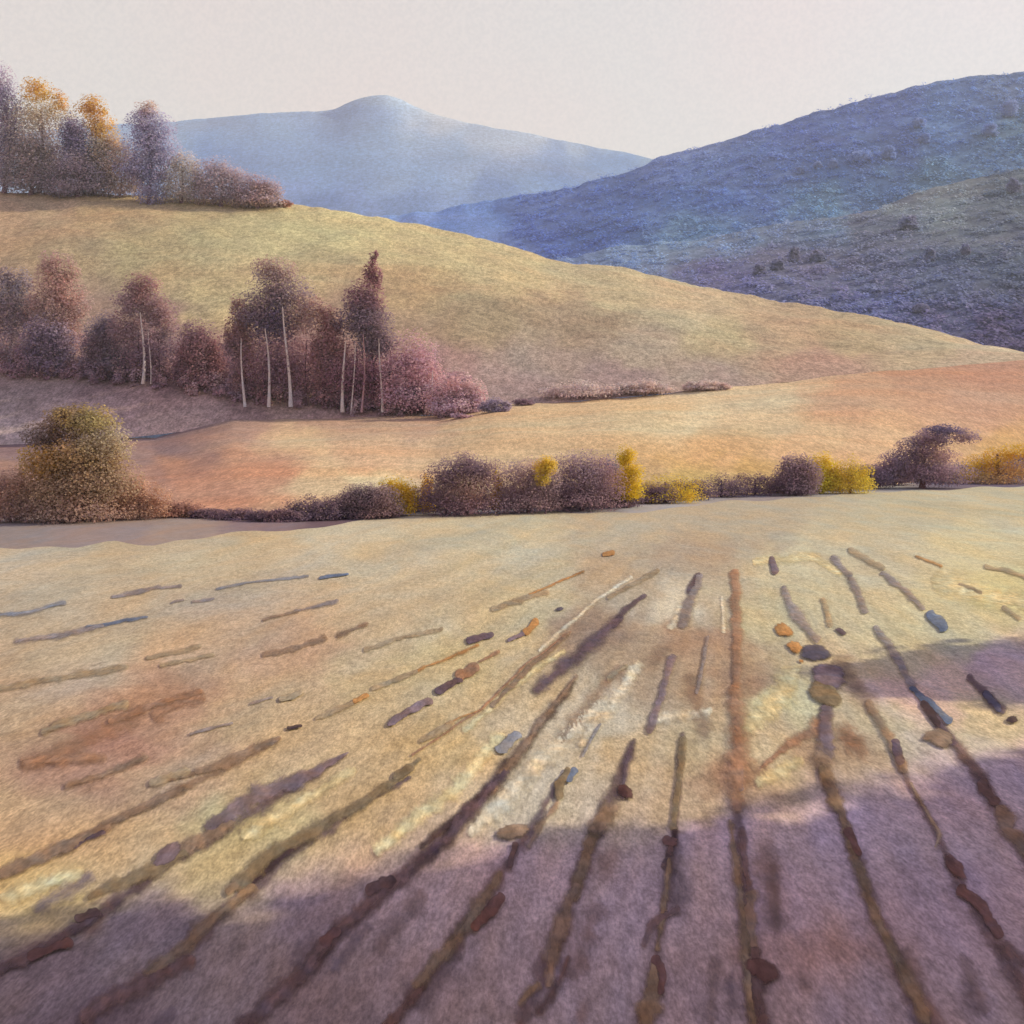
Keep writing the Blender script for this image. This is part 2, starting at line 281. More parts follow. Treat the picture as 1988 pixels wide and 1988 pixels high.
loft('hillside', MTOPb, RIDGE,
     [(40, 400, (178, 146, 112)), (200, 420, (178, 150, 108)), (400, 430, (176, 158, 112)), (600, 430, (184, 168, 118)), (700, 450, (198, 180, 124)), (850, 490, (184, 166, 118)), (100, 500, (168, 140, 104)), (300, 500, (178, 154, 108)), (420, 560, (184, 170, 120)), (600, 520, (176, 156, 112)), (380, 600, (182, 168, 120)), (800, 560, (168, 144, 104)), (1000, 540, (184, 166, 120)), (1200, 560, (180, 164, 124)), (950, 620, (160, 132, 100)), (1150, 630, (160, 134, 106)), (1350, 600, (184, 164, 128)), (1500, 640, (172, 148, 116)), (1400, 660, (176, 158, 118)), (1650, 660, (174, 152, 114)), (1800, 680, (180, 158, 122)), (1900, 695, (184, 160, 130)), (1250, 690, (172, 152, 130)), (1050, 700, (164, 138, 124)), (1200, 740, (158, 130, 126)), (1400, 730, (164, 138, 128)), (1000, 760, (160, 134, 130)), (850, 720, (156, 118, 116)), (700, 780, (142, 106, 108)), (500, 790, (140, 104, 108)), (600, 700, (140, 104, 104)), (350, 740, (134, 100, 104)), (200, 760, (136, 106, 110)), (50, 770, (150, 120, 118)), (60, 650, (170, 130, 106)), (100, 835, (186, 152, 148), 3), (350, 830, (188, 152, 142), 3), (550, 806, (182, 146, 136), 2.5), (200, 800, (174, 142, 142), 2), (420, 800, (174, 140, 136), 2), (150, 600, (160, 126, 108)), (300, 640, (140, 108, 104)), (1600, 715, (176, 136, 116)), (700, 600, (154, 122, 102)), (550, 810, (150, 114, 108))],  # paler patches at lower left offset the grove's shadow in the colour
     hill_m, nU=420, nV=90, prof=0.95, back=1.5, bump=0.9, bs=0.03, K=K_HILL, ridge_noise=0.25, rs=0.03)

# right-hand wooded hills and the far mountain, some distance haze painted into their blues
K_FAR = K_SUN * 0.84
far_m = wash_mat('wooded_slope', 0.008, 0.03, 1.0, tintA=(1.12, 0.97, 0.92), tintB=(0.9, 1.03, 1.06), amt=1.2, grain=0.32, bump=0.3, bdist=0.6, gy=0.5)
RH1 = [(300, 440, 540), (900, 505, 560), (1050, 500, 560), (1200, 478, 565), (1330, 468, 570), (1500, 440, 580), (1650, 418, 590), (1800, 372, 600), (1988, 330, 620), (2900, 180, 700)]
RH1b = [(300, 850, 300), (1000, 850, 300), (1988, 845, 300), (2900, 840, 300)]
COLR = [(1100, 500, (112, 126, 162)), (1200, 500, (112, 128, 160)), (1300, 470, (112, 130, 158)), (1450, 460, (104, 118, 146)), (1600, 430, (102, 114, 138)), (1700, 440, (100, 100, 118)), (1500, 500, (100, 98, 124)), (1400, 540, (100, 96, 132)), (1600, 560, (98, 94, 124)), (1700, 510, (100, 100, 122)), (1830, 400, (118, 122, 128)), (1900, 420, (96, 98, 112)), (1970, 360, (88, 94, 108)), (1800, 560, (92, 96, 122)), (1950, 520, (88, 92, 112)), (1700, 600, (96, 96, 130)), (1850, 620, (94, 88, 118)), (1970, 650, (88, 78, 106))]
loft('wooded_hill', RH1b, RH1, COLR, far_m, nU=300, nV=60, prof=0.85, back=0.8, bump=3, bs=0.008, K=K_FAR, ridge_noise=1.0, rs=0.03, px0=200)
RH2 = [(300, 470, 900), (560, 440, 900), (700, 422, 900), (830, 408, 900), (950, 393, 905), (1100, 368, 910), (1210, 342, 915), (1290, 306, 920), (1400, 276, 930), (1500, 243, 940), (1600, 216, 950), (1740, 182, 960), (1850, 158, 970), (1930, 140, 980), (1988, 138, 985), (2900, 40, 1050)]
RH2b = [(300, 700, 640), (1000, 700, 640), (1988, 700, 650), (2900, 600, 680)]
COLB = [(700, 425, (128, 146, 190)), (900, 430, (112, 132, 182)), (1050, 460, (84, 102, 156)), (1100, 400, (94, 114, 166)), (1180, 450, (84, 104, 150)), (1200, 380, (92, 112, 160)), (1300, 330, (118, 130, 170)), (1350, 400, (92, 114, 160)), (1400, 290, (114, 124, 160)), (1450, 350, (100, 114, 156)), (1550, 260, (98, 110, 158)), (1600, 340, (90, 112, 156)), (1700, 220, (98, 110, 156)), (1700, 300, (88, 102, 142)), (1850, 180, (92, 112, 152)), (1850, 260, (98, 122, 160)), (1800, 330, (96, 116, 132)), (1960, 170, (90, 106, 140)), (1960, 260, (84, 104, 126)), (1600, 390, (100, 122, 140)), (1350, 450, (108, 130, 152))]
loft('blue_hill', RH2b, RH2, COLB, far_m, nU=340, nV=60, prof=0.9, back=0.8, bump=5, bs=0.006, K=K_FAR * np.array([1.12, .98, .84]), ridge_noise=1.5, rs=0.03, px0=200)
FM = [(-900, 262, 2000), (0, 258, 2000), (300, 238, 2000), (430, 226, 2000), (560, 213, 2000), (640, 214, 2000), (672, 200, 2000), (705, 186, 2000), (748, 180, 2000), (780, 192, 2000), (815, 213, 2000), (900, 236, 2000), (1050, 262, 2000), (1180, 290, 2000), (1290, 312, 2000), (1500, 330, 2000), (2900, 360, 2000)]
FMb = [(-900, 640, 1200), (2900, 640, 1200)]
mount_m = wash_mat('mountain_slope', 0.0030, 0.012, 0.6, tintA=(1.08, 0.99, 0.95), tintB=(0.93, 1.02, 1.04), amt=1.2, grain=0.34, bump=0.15, bdist=1.0, gy=0.5)
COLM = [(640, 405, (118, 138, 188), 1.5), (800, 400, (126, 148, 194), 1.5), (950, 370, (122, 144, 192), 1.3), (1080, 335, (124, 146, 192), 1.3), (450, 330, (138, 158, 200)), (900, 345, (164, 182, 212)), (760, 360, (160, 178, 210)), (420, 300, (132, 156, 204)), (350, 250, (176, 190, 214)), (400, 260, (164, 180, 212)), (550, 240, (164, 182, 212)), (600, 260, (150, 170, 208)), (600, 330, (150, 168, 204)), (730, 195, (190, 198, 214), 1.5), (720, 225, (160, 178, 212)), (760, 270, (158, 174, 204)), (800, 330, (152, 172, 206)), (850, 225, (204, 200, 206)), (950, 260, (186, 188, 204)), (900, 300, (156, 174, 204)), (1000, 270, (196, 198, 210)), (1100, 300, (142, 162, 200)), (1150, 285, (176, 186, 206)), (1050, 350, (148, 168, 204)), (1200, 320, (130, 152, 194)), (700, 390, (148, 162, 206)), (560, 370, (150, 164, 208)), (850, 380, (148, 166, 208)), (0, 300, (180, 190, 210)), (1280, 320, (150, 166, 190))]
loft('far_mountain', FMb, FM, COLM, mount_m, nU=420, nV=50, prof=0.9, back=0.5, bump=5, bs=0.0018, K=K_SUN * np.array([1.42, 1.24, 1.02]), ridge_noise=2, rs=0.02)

# the valley floor under everything, out to the horizon
gb = wash_mat('valley_floor', 0.02, 0.1, 1.0)
gx = np.linspace(-2200, 2200, 24); gy = np.linspace(-250, 2350, 24)
Vg = np.array([(x, y, -0.9) for y in gy for x in gx]); ig = np.arange(576).reshape(24, 24)
Fg = np.stack([ig[:-1, :-1], ig[:-1, 1:], ig[1:, 1:], ig[1:, :-1]], -1).reshape(-1, 4)
tag(mesh_obj('ground', Vg, Fg, gb, np.tile(alb((170, 140, 110)), (576, 1))), kind='structure')

# haze
hz = bpy.data.materials.new('haze_air'); hz.use_nodes = True; ht = hz.node_tree; ht.nodes.clear()
ho = N(ht, 'ShaderNodeOutputMaterial'); pv = N(ht, 'ShaderNodeVolumePrincipled')
pv.inputs['Color'].default_value = (0.82, 0.90, 1.0, 1); pv.inputs['Density'].default_value = 0.00026; pv.inputs['Anisotropy'].default_value = 0.0
ht.links.new(pv.outputs[0], ho.inputs['Volume'])
bx = [(sx, sy, sz) for sz in (-2.2, 730) for sy in (-270, 2900) for sx in (-2600, 2600)]
hzo = mesh_obj('haze', bx, [(0, 2, 3, 1), (4, 5, 7, 6), (0, 1, 5, 4), (2, 6, 7, 3), (0, 4, 6, 2), (1, 3, 7, 5)], hz)
tag(hzo, kind='stuff')

# ------------------------------------------------------------------ foliage
leaf_m = wash_mat('leaves', 0.35, 1.2, 6.0, tintA=(1.1, 0.95, 0.92), tintB=(0.92, 1.0, 1.1), amt=1.0, grain=0.10, bump=0)
def translucent(m, f):
    t = m.node_tree; b = [n for n in t.nodes if n.type == 'BSDF_PRINCIPLED'][0]; out = [n for n in t.nodes if n.type == 'OUTPUT_MATERIAL'][0]
    tr = N(t, 'ShaderNodeBsdfTranslucent'); mx = N(t, 'ShaderNodeMixShader'); mx.inputs[0].default_value = f
    t.links.new(b.inputs['Base Color'].links[0].from_socket, tr.inputs['Color'])
    t.links.new(b.outputs[0], mx.inputs[1]); t.links.new(tr.outputs[0], mx.inputs[2]); t.links.new(mx.outputs[0], out.inputs['Surface'])
translucent(leaf_m, 0.45)
leaf_far_m = wash_mat('far_leaves', 0.08, 0.3, 1.0, tintA=(1.1, 0.95, 0.92), tintB=(0.92, 1.0, 1.1), amt=1.0, grain=0.08, bump=0)
translucent(leaf_far_m, 0.45)
bark_m = wash_mat('bark', 1.0, 3.0, 12.0, grain=0.15, bump=0.3, bdist=0.02)

def hit(px, py, names=('hillside', 'meadow', 'track')):
    d = PP(px, py, 1.0) - Vector((0, 0, CAMH)); d.normalize(); best = None
    for n in names:
        r = terr[n].ray_cast(Vector((0, 0, CAMH)), d)
        if r[0] is not None and (best is None or r[3] < best[1]): best = (r[0], r[3])
    if best is None:
        if py > HY + 20: x, y = ground_pt(px, py); return Vector((x, y, 0))
        return None
    return best[0]

def leaves(lobes, n, size, pal, clump=0.22, spread=1.0, up=0.5, K=K_SUN, jit=0.07, flat=0.8):
    """lobes: (x, y, z, rx, ry, rz, weight, palette or None) in local metres -> leaf-clump quads"""
    V = []; C = []
    W = np.array([l[6] * l[3] * l[5] for l in lobes]); W = W / W.sum()
    for l, w in zip(lobes, W):
        m = max(12, int(n * w)); nc = max(5, int(m / 45))
        d = RNG.normal(size=(nc, 3)); d /= np.linalg.norm(d, axis=1)[:, None]
        r = RNG.random(nc) ** (1 / 2.0) * 0.92
        cc = d * r[:, None]
        ck = RNG.integers(0, nc, m)
        p = cc[ck] + RNG.normal(size=(m, 3)) * clump
        # crown shrinks to a soft ragged outline
        rr = np.linalg.norm(p, axis=1); k = np.where(rr > 1.08, (1.08 + RNG.random(m) * 0.06) / rr, 1.0); p = p * k[:, None]
        outw = p / (np.linalg.norm(p, axis=1)[:, None] + 1e-6)
        P = p * np.array(l[3:6]) * spread + np.array(l[0:3])
        pp = l[7] if len(l) > 7 and l[7] is not None else pal
        pa = np.array([alb(mute(c, .14 if max(c) - min(c) < 75 else 0, 1.0), K) for c in pp])
        # palette runs from low to high in the lobe, mixed by clump
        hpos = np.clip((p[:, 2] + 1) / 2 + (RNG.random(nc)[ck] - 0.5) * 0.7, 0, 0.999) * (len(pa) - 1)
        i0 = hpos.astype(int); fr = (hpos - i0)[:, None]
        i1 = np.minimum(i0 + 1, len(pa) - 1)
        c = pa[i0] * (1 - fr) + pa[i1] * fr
        c = c * (1 + (RNG.random((m, 1)) - 0.5) * 2 * jit) * (1 + (RNG.random((m, 3)) - 0.5) * 2 * jit * 0.5) * (0.93 + 0.14 * RNG.random(nc)[ck])[:, None]
        nn = RNG.normal(size=(m, 3)) * 0.34 + outw * 0.5 + np.array([0, -.25, up + .25]); nn /= np.linalg.norm(nn, axis=1)[:, None]
        a = np.cross(nn, RNG.normal(size=(m, 3))); a /= np.linalg.norm(a, axis=1)[:, None]; b = np.cross(nn, a)
        s = size * (0.5 + RNG.random(m))[:, None]
        q = np.stack([P - a * s, P - b * s * flat, P + a * s, P + b * s * flat], 1)
        V.append(q.reshape(-1, 3)); C.append(np.repeat(c, 4, axis=0))
    V = np.concatenate(V); C = np.concatenate(C)
    return V, np.arange(len(V)).reshape(-1, 4), np.clip(C, 0.01, 0.85)

def tube(pts, radii, seg=7):
    V = []; Fc = []
    for i, p in enumerate(pts):
        p = Vector(p); d = (Vector(pts[min(i + 1, len(pts) - 1)]) - Vector(pts[max(i - 1, 0)])).normalized()
        a = d.cross(Vector((0.3, 1, 0.1))).normalized(); b = d.cross(a)
        for k in range(seg):
            t = 2 * math.pi * k / seg; V.append(p + (a * math.cos(t) + b * math.sin(t)) * radii[i])
    for i in range(len(pts) - 1):
        for k in range(seg):
            Fc.append((i * seg + k, i * seg + (k + 1) % seg, (i + 1) * seg + (k + 1) % seg, (i + 1) * seg + k))
    return [tuple(v) for v in V], Fc

def trunk_mesh(name, x, y, h, r, lean, col, parent, limbs=4, z0=0.0, K=K_SUN):
    V, Fc = [], []
    def add(pts, rad, seg=7):
        v, f = tube(pts, rad, seg); o = len(V); V.extend(v); Fc.extend([tuple(i + o for i in q) for q in f])
    n = 7; pts = []
    for i in range(n):
        t = i / (n - 1); pts.append((x + lean * t * h + 0.03 * h * math.sin(3 * t + x), y + 0.02 * h * math.sin(4 * t), z0 - 0.3 + t * (h + 0.3)))
    add(pts, [r * (1.25 if i == 0 else 1) * (1 - 0.7 * i / (n - 1)) for i in range(n)])
    for k in range(limbs):
        t0 = 0.45 + 0.5 * k / max(1, limbs); p = Vector(pts[int(t0 * (n - 1))]); a = k * 2.4 + x
        L = h * 0.35 * (1.2 - t0)
        add([p, p + Vector((math.cos(a) * L * 0.5, math.sin(a) * L * 0.5, L * 0.35)), p + Vector((math.cos(a) * L, math.sin(a) * L, L * 0.9))], [r * 0.4, r * 0.25, r * 0.08], 5)
    c = np.tile(alb(col, K), (len(V), 1))
    return mesh_obj(name, V, Fc, bark_m, c, parent, smooth=True)

UG_ = 'trees on the ridge at the upper left'
MAUVE = [(96, 74, 84), (112, 88, 96), (128, 102, 104)]
def plant(name, label, cat, group, cx, top, base, w, pal, shape='round', n=2500, size=None, trunks=(), pt=None, mat=None, Kf=None, lobes=None, dark=True, depthk=0.8, at=None, tcol=(84, 62, 70), parts=True, names=('hillside', 'meadow', 'track')):
    """tree or bush given by where it stands (cx, base), its crown top and width in photo pixels"""
    p = at
    for dy in (0, 2, 4, 7, 11, 16, 22):
        if p is None: p = hit(cx, base + dy, names)
    if p is None: return None
    s = p.y / F
    if group == UG_: w = w * 1.22
    H = (base - top) * s; Wd = w * s
    root = bpy.data.objects.new(name, None); COL.objects.link(root); root.location = p; tag(root, label, cat, group)
    root.empty_display_size = 0.5
    K = Kf if Kf is not None else K_SUN * np.array([.38, .37, .36])
    if lobes is None:
        if shape == 'round':
            lobes = [(0, 0, .52, .42, .46, 1), (-.25, .0, .36, .26, .34, .8), (.25, .05, .38, .25, .34, .8), (-.1, -.05, .72, .26, .26, .7), (.14, 0, .68, .24, .26, .7), (0, 0, .18, .46, .2, 1.3)]
        elif shape == 'tree':
            lobes = [(0, 0, .66, .34, .28, 1), (-.26, .0, .52, .24, .2, .8), (.26, .05, .5, .24, .2, .8), (-.08, -.05, .86, .2, .14, .6), (.12, 0, .8, .2, .16, .6), (0, .05, .36, .34, .18, .6), (0, .05, .14, .42, .16, .7)]
        elif shape == 'cone':
            lobes = [(0, 0, .92, .10, .10, 1), (0, 0, .78, .18, .14, 1), (-.04, 0, .62, .3, .16, 1), (.06, 0, .46, .38, .16, 1), (-.1, 0, .36, .36, .12, .8)]
        elif shape == 'pear':
            lobes = [(-.05, 0, .8, .26, .2, 1), (.06, 0, .62, .34, .24, 1), (0, 0, .42, .38, .24, 1), (.02, 0, .2, .28, .2, .8)]
        elif shape == 'low':
            lobes = [(-.3, 0, .4, .24, .42, 1), (0, 0, .5, .3, .5, 1), (.3, 0, .38, .24, .4, 1), (0, 0, .2, .48, .22, .8)]
    L = []
    for l in lobes:
        x, y, z, rx, rz, wt = l[:6]; lp = l[6] if len(l) > 6 else None
        L.append((x * Wd, y * Wd * depthk, z * H, rx * Wd, rx * Wd * depthk, rz * H, wt, lp))
    size = size or max(0.0011 * p.y * 1.5, 0.05)
    V, Fc, C = leaves(L, int(n * 4.2), size * 0.43, pal, K=K)
    m = mat or leaf_m
    if parts:
        mesh_obj('foliage' if cat in ('bush', 'shrub') else 'crown', V, Fc, m, C, root)
        if not trunks:
            trunk_mesh('stem' if cat in ('bush', 'shrub') else 'trunk', 0, 0, H * 0.7, max(0.03, 0.03 * Wd if cat != 'tree' else 0.018 * H), 0.02, tcol, root, K=K)
        for (tx, ty0, ty1, tw, lean, c) in trunks:     # px x, top y, bottom y, px width, lean, colour
            trunk_mesh('trunk', (tx - cx) * s, -0.24 * Wd * depthk if c[0] > 120 else 0.0, (base - ty0) * s, tw * 0.5 * s * (.9 if c[0] > 120 else 1.1), lean, c, root, limbs=0 if c[0] > 120 else 3, K=K_SUN * .9)
        return root
    COL.objects.unlink(root); bpy.data.objects.remove(root)
    o = mesh_obj(name, V, Fc, m, C); o.location = p; tag(o, label, cat, group); return o

GREYM = [(104, 86, 100), (120, 102, 112), (136, 118, 122)]
WHT = (196, 180, 180)
UG = 'trees on the ridge at the upper left'
SZR = 0.42
plant('ridge_bush', 'grey bushy undergrowth tree below the broad golden crown', 'bush', UG, 60, 262, 378, 120, [(116, 98, 108), (128, 110, 112), (140, 122, 118)], 'round', 2600, SZR)
plant('ridge_bush', 'violet bush at the feet of the conical and square golden trees', 'bush', UG, 150, 290, 382, 110, [(112, 96, 110), (124, 106, 114), (138, 120, 118)], 'round', 2400, SZR)
plant('autumn_tree', 'tall mauve tree at the left end of the ridge, highest of its row', 'tree', UG, 8, 122, 372, 92, [(112, 98, 112), (122, 106, 122), (150, 132, 146)], 'pear', 3200, SZR)
plant('autumn_tree', 'broad ridge tree with a rounded golden crown on grey-mauve lower foliage', 'tree', UG, 76, 148, 374, 125, [(112, 96, 106), (130, 114, 114), (150, 132, 114)], n=5200, size=SZR,
      lobes=[(0, 0, .88, .24, .11, 1, [(176, 146, 84), (206, 158, 68)]), (.22, 0, .78, .18, .1, .8, [(170, 140, 88), (200, 152, 70)]), (0, 0, .66, .42, .16, 1, [(136, 118, 112), (160, 142, 110)]), (-.05, 0, .42, .48, .2, 1.1), (.05, 0, .2, .5, .2, 1.1)])
plant('conical_tree', 'small violet-grey conical tree between the two golden crowns on the ridge', 'tree', UG, 143, 218, 378, 84, [(100, 84, 104), (106, 92, 116), (120, 106, 122)], 'pear', 3000, SZR)
plant('autumn_tree', 'narrow tree with a square golden crown, right of the conical violet tree', 'tree', UG, 182, 184, 376, 90, [(120, 102, 106), (140, 122, 110), (160, 136, 104)], n=3800, size=SZR,
      lobes=[(-.05, 0, .88, .28, .12, 1, [(190, 150, 84), (206, 158, 70)]), (.1, 0, .7, .3, .16, 1, [(180, 150, 100), (204, 158, 74)]), (.3, 0, .52, .24, .14, .7, [(160, 136, 104), (196, 152, 80)]), (0, 0, .45, .42, .2, 1), (0, 0, .2, .52, .2, 1.2)])
plant('autumn_tree', 'violet-blue pear-shaped tree standing alone against the pale sky', 'tree', UG, 287, 196, 396, 104, [(112, 100, 124), (122, 112, 134), (142, 132, 144)], n=4600, size=SZR,
      lobes=[(-.02, 0, .9, .22, .1, 1, [(130, 120, 138), (176, 148, 130)]), (.02, 0, .74, .38, .16, 1.1), (.06, 0, .54, .42, .18, 1.1), (-.06, 0, .36, .42, .16, 1), (.03, 0, .14, .26, .16, .8)])
plant('ridge_bush', 'grey-brown bushy tree between the square golden crown and the violet-blue tree', 'tree', UG, 232, 262, 382, 90, [(124, 106, 108), (136, 116, 112), (150, 130, 118)], 'round', 2400, SZR)
plant('ridge_bush', 'pale grey bush just right of the violet-blue pear-shaped tree', 'bush', UG, 352, 292, 394, 84, [(130, 116, 112), (142, 128, 120), (156, 144, 140)], 'round', 1900, SZR)
plant('ridge_bush', 'wide mauve-brown bush in the middle of the descending row on the ridge', 'bush', UG, 428, 306, 400, 110, [(128, 106, 104), (126, 108, 114), (146, 130, 136)], 'round', 2600, SZR)
plant('ridge_bush', 'last mauve bush at the right end of the ridge row, above the blue valley', 'bush', UG, 500, 336, 404, 92, [(134, 110, 102), (128, 106, 112), (150, 132, 138)], 'round', 1900, SZR)
plant('ridge_bush', 'tiny rust-brown bush on the ridge line right of the mauve bushes', 'bush', UG, 550, 386, 402, 30, [(140, 96, 80), (146, 102, 84)], 'low', 400, 0.35)

MG = 'trees in the wood at the foot of the hillside'
SZM = 0.27
MV = [(98, 72, 84), (112, 86, 94), (132, 102, 102)]
plant('woodland_tree', 'grey-mauve tree cut by the left edge of the picture, at the wood\'s left end', 'tree', MG, 22, 512, 706, 120, [(118, 98, 106), (112, 96, 104), (128, 112, 112)], 'tree', 3400, SZM, trunks=[(20, 620, 706, 5, 0, (100, 80, 88))])
plant('woodland_tree', 'tall faint rust-mauve tree rising behind the dark bushes at left', 'tree', MG, 112, 484, 716, 130, [(122, 94, 96), (140, 108, 100), (138, 108, 104)], 'tree', 3600, SZM, trunks=[(105, 600, 716, 5, .02, (100, 76, 84)), (125, 620, 716, 4, -.02, (96, 72, 80))])
plant('woodland_bush', 'dark purple bush at the foot of the faint rust-mauve tree', 'bush', MG, 95, 610, 728, 120, [(92, 72, 88), (104, 84, 98), (120, 98, 108)], 'round', 3000, SZM)
plant('woodland_tree', 'round dark bushy tree just left of the pale trunk with the mauve domed crown', 'tree', MG, 205, 604, 735, 100, [(96, 74, 84), (102, 84, 94), (112, 94, 102)], 'round', 3000, SZM)
plant('woodland_tree', 'tree with a mauve domed crown over one pale trunk', 'tree', MG, 275, 530, 742, 130, [(116, 92, 98), (122, 96, 98), (122, 86, 88)], n=4200, size=SZM,
      lobes=[(0, 0, .88, .28, .12, 1, [(118, 92, 94), (124, 86, 86)]), (-.12, 0, .74, .34, .14, 1), (.22, 0, .66, .3, .16, .9), (-.2, 0, .5, .3, .18, .9), (.32, 0, .44, .26, .2, .7), (.0, .15, .24, .46, .22, .9, [(96, 70, 82), (112, 86, 94)])], trunks=[(284, 610, 708, 7, -.01, WHT), (264, 640, 742, 3, .03, (92, 66, 76)), (310, 650, 742, 4, 0, (96, 70, 84)), (298, 640, 738, 3, .01, WHT)])
plant('woodland_tree', 'low russet tree in the gap left of the three pale trunks', 'tree', MG, 388, 622, 752, 120, [(104, 74, 82), (118, 82, 84), (112, 80, 88)], 'round', 3200, SZM, trunks=[(380, 660, 752, 3, 0, (84, 56, 66)), (350, 670, 752, 3, .02, (84, 58, 68))])
plant('woodland_tree', 'small rusty-crowned tree leaning against the left side of the large three-trunk tree', 'tree', MG, 466, 574, 775, 80, [(110, 84, 92), (122, 88, 88), (132, 94, 88)], 'tree', 2200, SZM, trunks=[(472, 650, 775, 3, .0, (88, 60, 70))])
plant('woodland_tree', 'large grey-mauve tree with three pale slanting trunks', 'tree', MG, 540, 496, 786, 190, [(108, 84, 92), (118, 94, 98), (134, 112, 104)], n=7200, size=SZM,
      lobes=[(-.05, 0, .9, .22, .1, 1, [(122, 100, 98), (140, 112, 102)]), (.02, 0, .76, .34, .14, 1, [(104, 88, 96), (122, 98, 98)]), (-.22, 0, .62, .24, .14, .9), (.26, 0, .62, .26, .14, .9, [(124, 98, 98), (140, 110, 102)]), (-.04, 0, .56, .26, .18, 1, [(86, 66, 82), (96, 78, 92)]), (0, .2, .28, .5, .24, 1, [(98, 68, 80), (122, 88, 92)])],
      trunks=[(484, 660, 786, 6, -.04, WHT), (532, 640, 780, 7, -.08, WHT), (566, 600, 780, 8, -.02, WHT), (515, 660, 786, 5, .0, (78, 52, 66)), (596, 660, 786, 4, .0, (92, 62, 72))])
plant('woodland_tree', 'rusty-mauve tree between the large three-trunk tree and the tall pointed one', 'tree', MG, 638, 586, 790, 90, [(110, 74, 82), (132, 92, 92), (132, 98, 94)], 'tree', 2600, SZM, trunks=[(630, 650, 790, 3, 0, (92, 56, 66)), (650, 650, 790, 3, 0.01, (92, 56, 66))])
plant('pointed_tree', 'tall pointed purple tree, the highest of the wood, above several thin pale trunks', 'tree', MG, 712, 488, 796, 150, [(100, 78, 90), (112, 82, 90), (124, 84, 86)], n=6400, size=SZM,
      lobes=[(.09, 0, .95, .06, .06, .7, [(120, 82, 88), (124, 82, 84)]), (.07, 0, .85, .12, .1, 1, [(118, 82, 88), (126, 86, 88)]), (-.03, 0, .7, .26, .13, 1, [(104, 78, 88), (122, 84, 86)]), (-.04, 0, .56, .36, .12, 1.1, [(92, 76, 88), (104, 82, 90)]), (.12, 0, .44, .28, .12, .8, [(96, 80, 90), (108, 86, 94)]), (-.1, .2, .22, .5, .2, .9, [(98, 60, 74), (124, 84, 92)])],
      trunks=[(672, 665, 796, 8, .01, WHT), (707, 650, 800, 5, .0, (170, 130, 136)), (742, 660, 800, 6, .01, WHT), (722, 660, 800, 6, 0, (74, 48, 62)), (690, 670, 798, 4, .0, WHT), (690, 680, 796, 6, 0, (84, 50, 66)), (760, 680, 796, 5, 0, (88, 56, 70)), (655, 690, 796, 5, 0, (84, 50, 64))])
plant('woodland_tree', 'pinkish-mauve low tree right of the tall pointed purple tree', 'tree', MG, 800, 640, 802, 140, [(128, 92, 104), (146, 108, 116), (152, 120, 120)], 'round', 3000, SZM, trunks=[(785, 700, 800, 3, 0, (100, 66, 80)), (842, 720, 800, 4, 0.02, (176, 164, 168))])
plant('woodland_bush', 'dark maroon bush at the foot of the pinkish-mauve low tree', 'bush', MG, 810, 742, 802, 50, [(92, 56, 70), (98, 64, 76)], 'round', 1300, 0.2)
plant('woodland_bush', 'pale lilac bush tapering down at the right end of the wood', 'bush', MG, 885, 716, 806, 110, [(140, 110, 122), (150, 120, 126), (160, 132, 130)], 'low', 2200, SZM)
plant('woodland_bush', 'small slate-grey bush where the wood ends at the meadow', 'bush', MG, 960, 770, 800, 60, [(112, 96, 112), (126, 106, 118)], 'low', 800, 0.2)
plant('field_bush', 'tiny dark bush alone on the meadow\'s upper edge, right of the wood', 'bush', None, 1014, 772, 787, 44, [(100, 76, 88), (112, 84, 92)], 'low', 500, 0.14)
for i, (x, t, b, w, lb) in enumerate([(1130, 738, 772, 150, 'long low mauve bush under the tan hillside, left of its neighbours'), (1250, 736, 766, 110, 'middle low mauve bush at the foot of the tan hillside'), (1372, 738, 758, 90, 'small lilac bush at the hillside foot below the pale tan slope')]):
    plant('hillside_bush', lb, 'bush', 'low bushes along the hillside foot', x, t, b, w, [(142, 120, 118), (158, 136, 126)], 'low', 900, SZM)
# hazy undergrowth in the wood: nobody could count its stems
def undergrowth():
    Vs, Fs, Cs = [], [], []; off = 0
    for k in range(420):
        px = random.uniform(0, 900); base = np.interp(px, [0, 300, 500, 700, 900], [725, 745, 785, 800, 808]) + random.uniform(-70, 8)
        p = hit(px, base); 
        if p is None: continue
        s = p.y / F; w = random.uniform(12, 34) * s; h = random.uniform(12, 60) * s * (1 if px < 800 else .5)
        pal = random.choice([[(118, 92, 104), (136, 108, 116)], [(126, 98, 104), (146, 118, 118)], [(112, 82, 94), (130, 98, 104)]])
        V, Fc, C = leaves([(0, 0, h * .4, w, w, h * .6, 1)], 260, 0.12, pal, K=K_SUN * 0.36, up=0.7)
        Vs.append(V + np.array(p)); Fs.append(Fc + off); Cs.append(C); off += len(V)
    o = mesh_obj('undergrowth', np.concatenate(Vs), np.concatenate(Fs), leaf_m, np.concatenate(Cs)); tag(o, kind='stuff')
undergrowth()

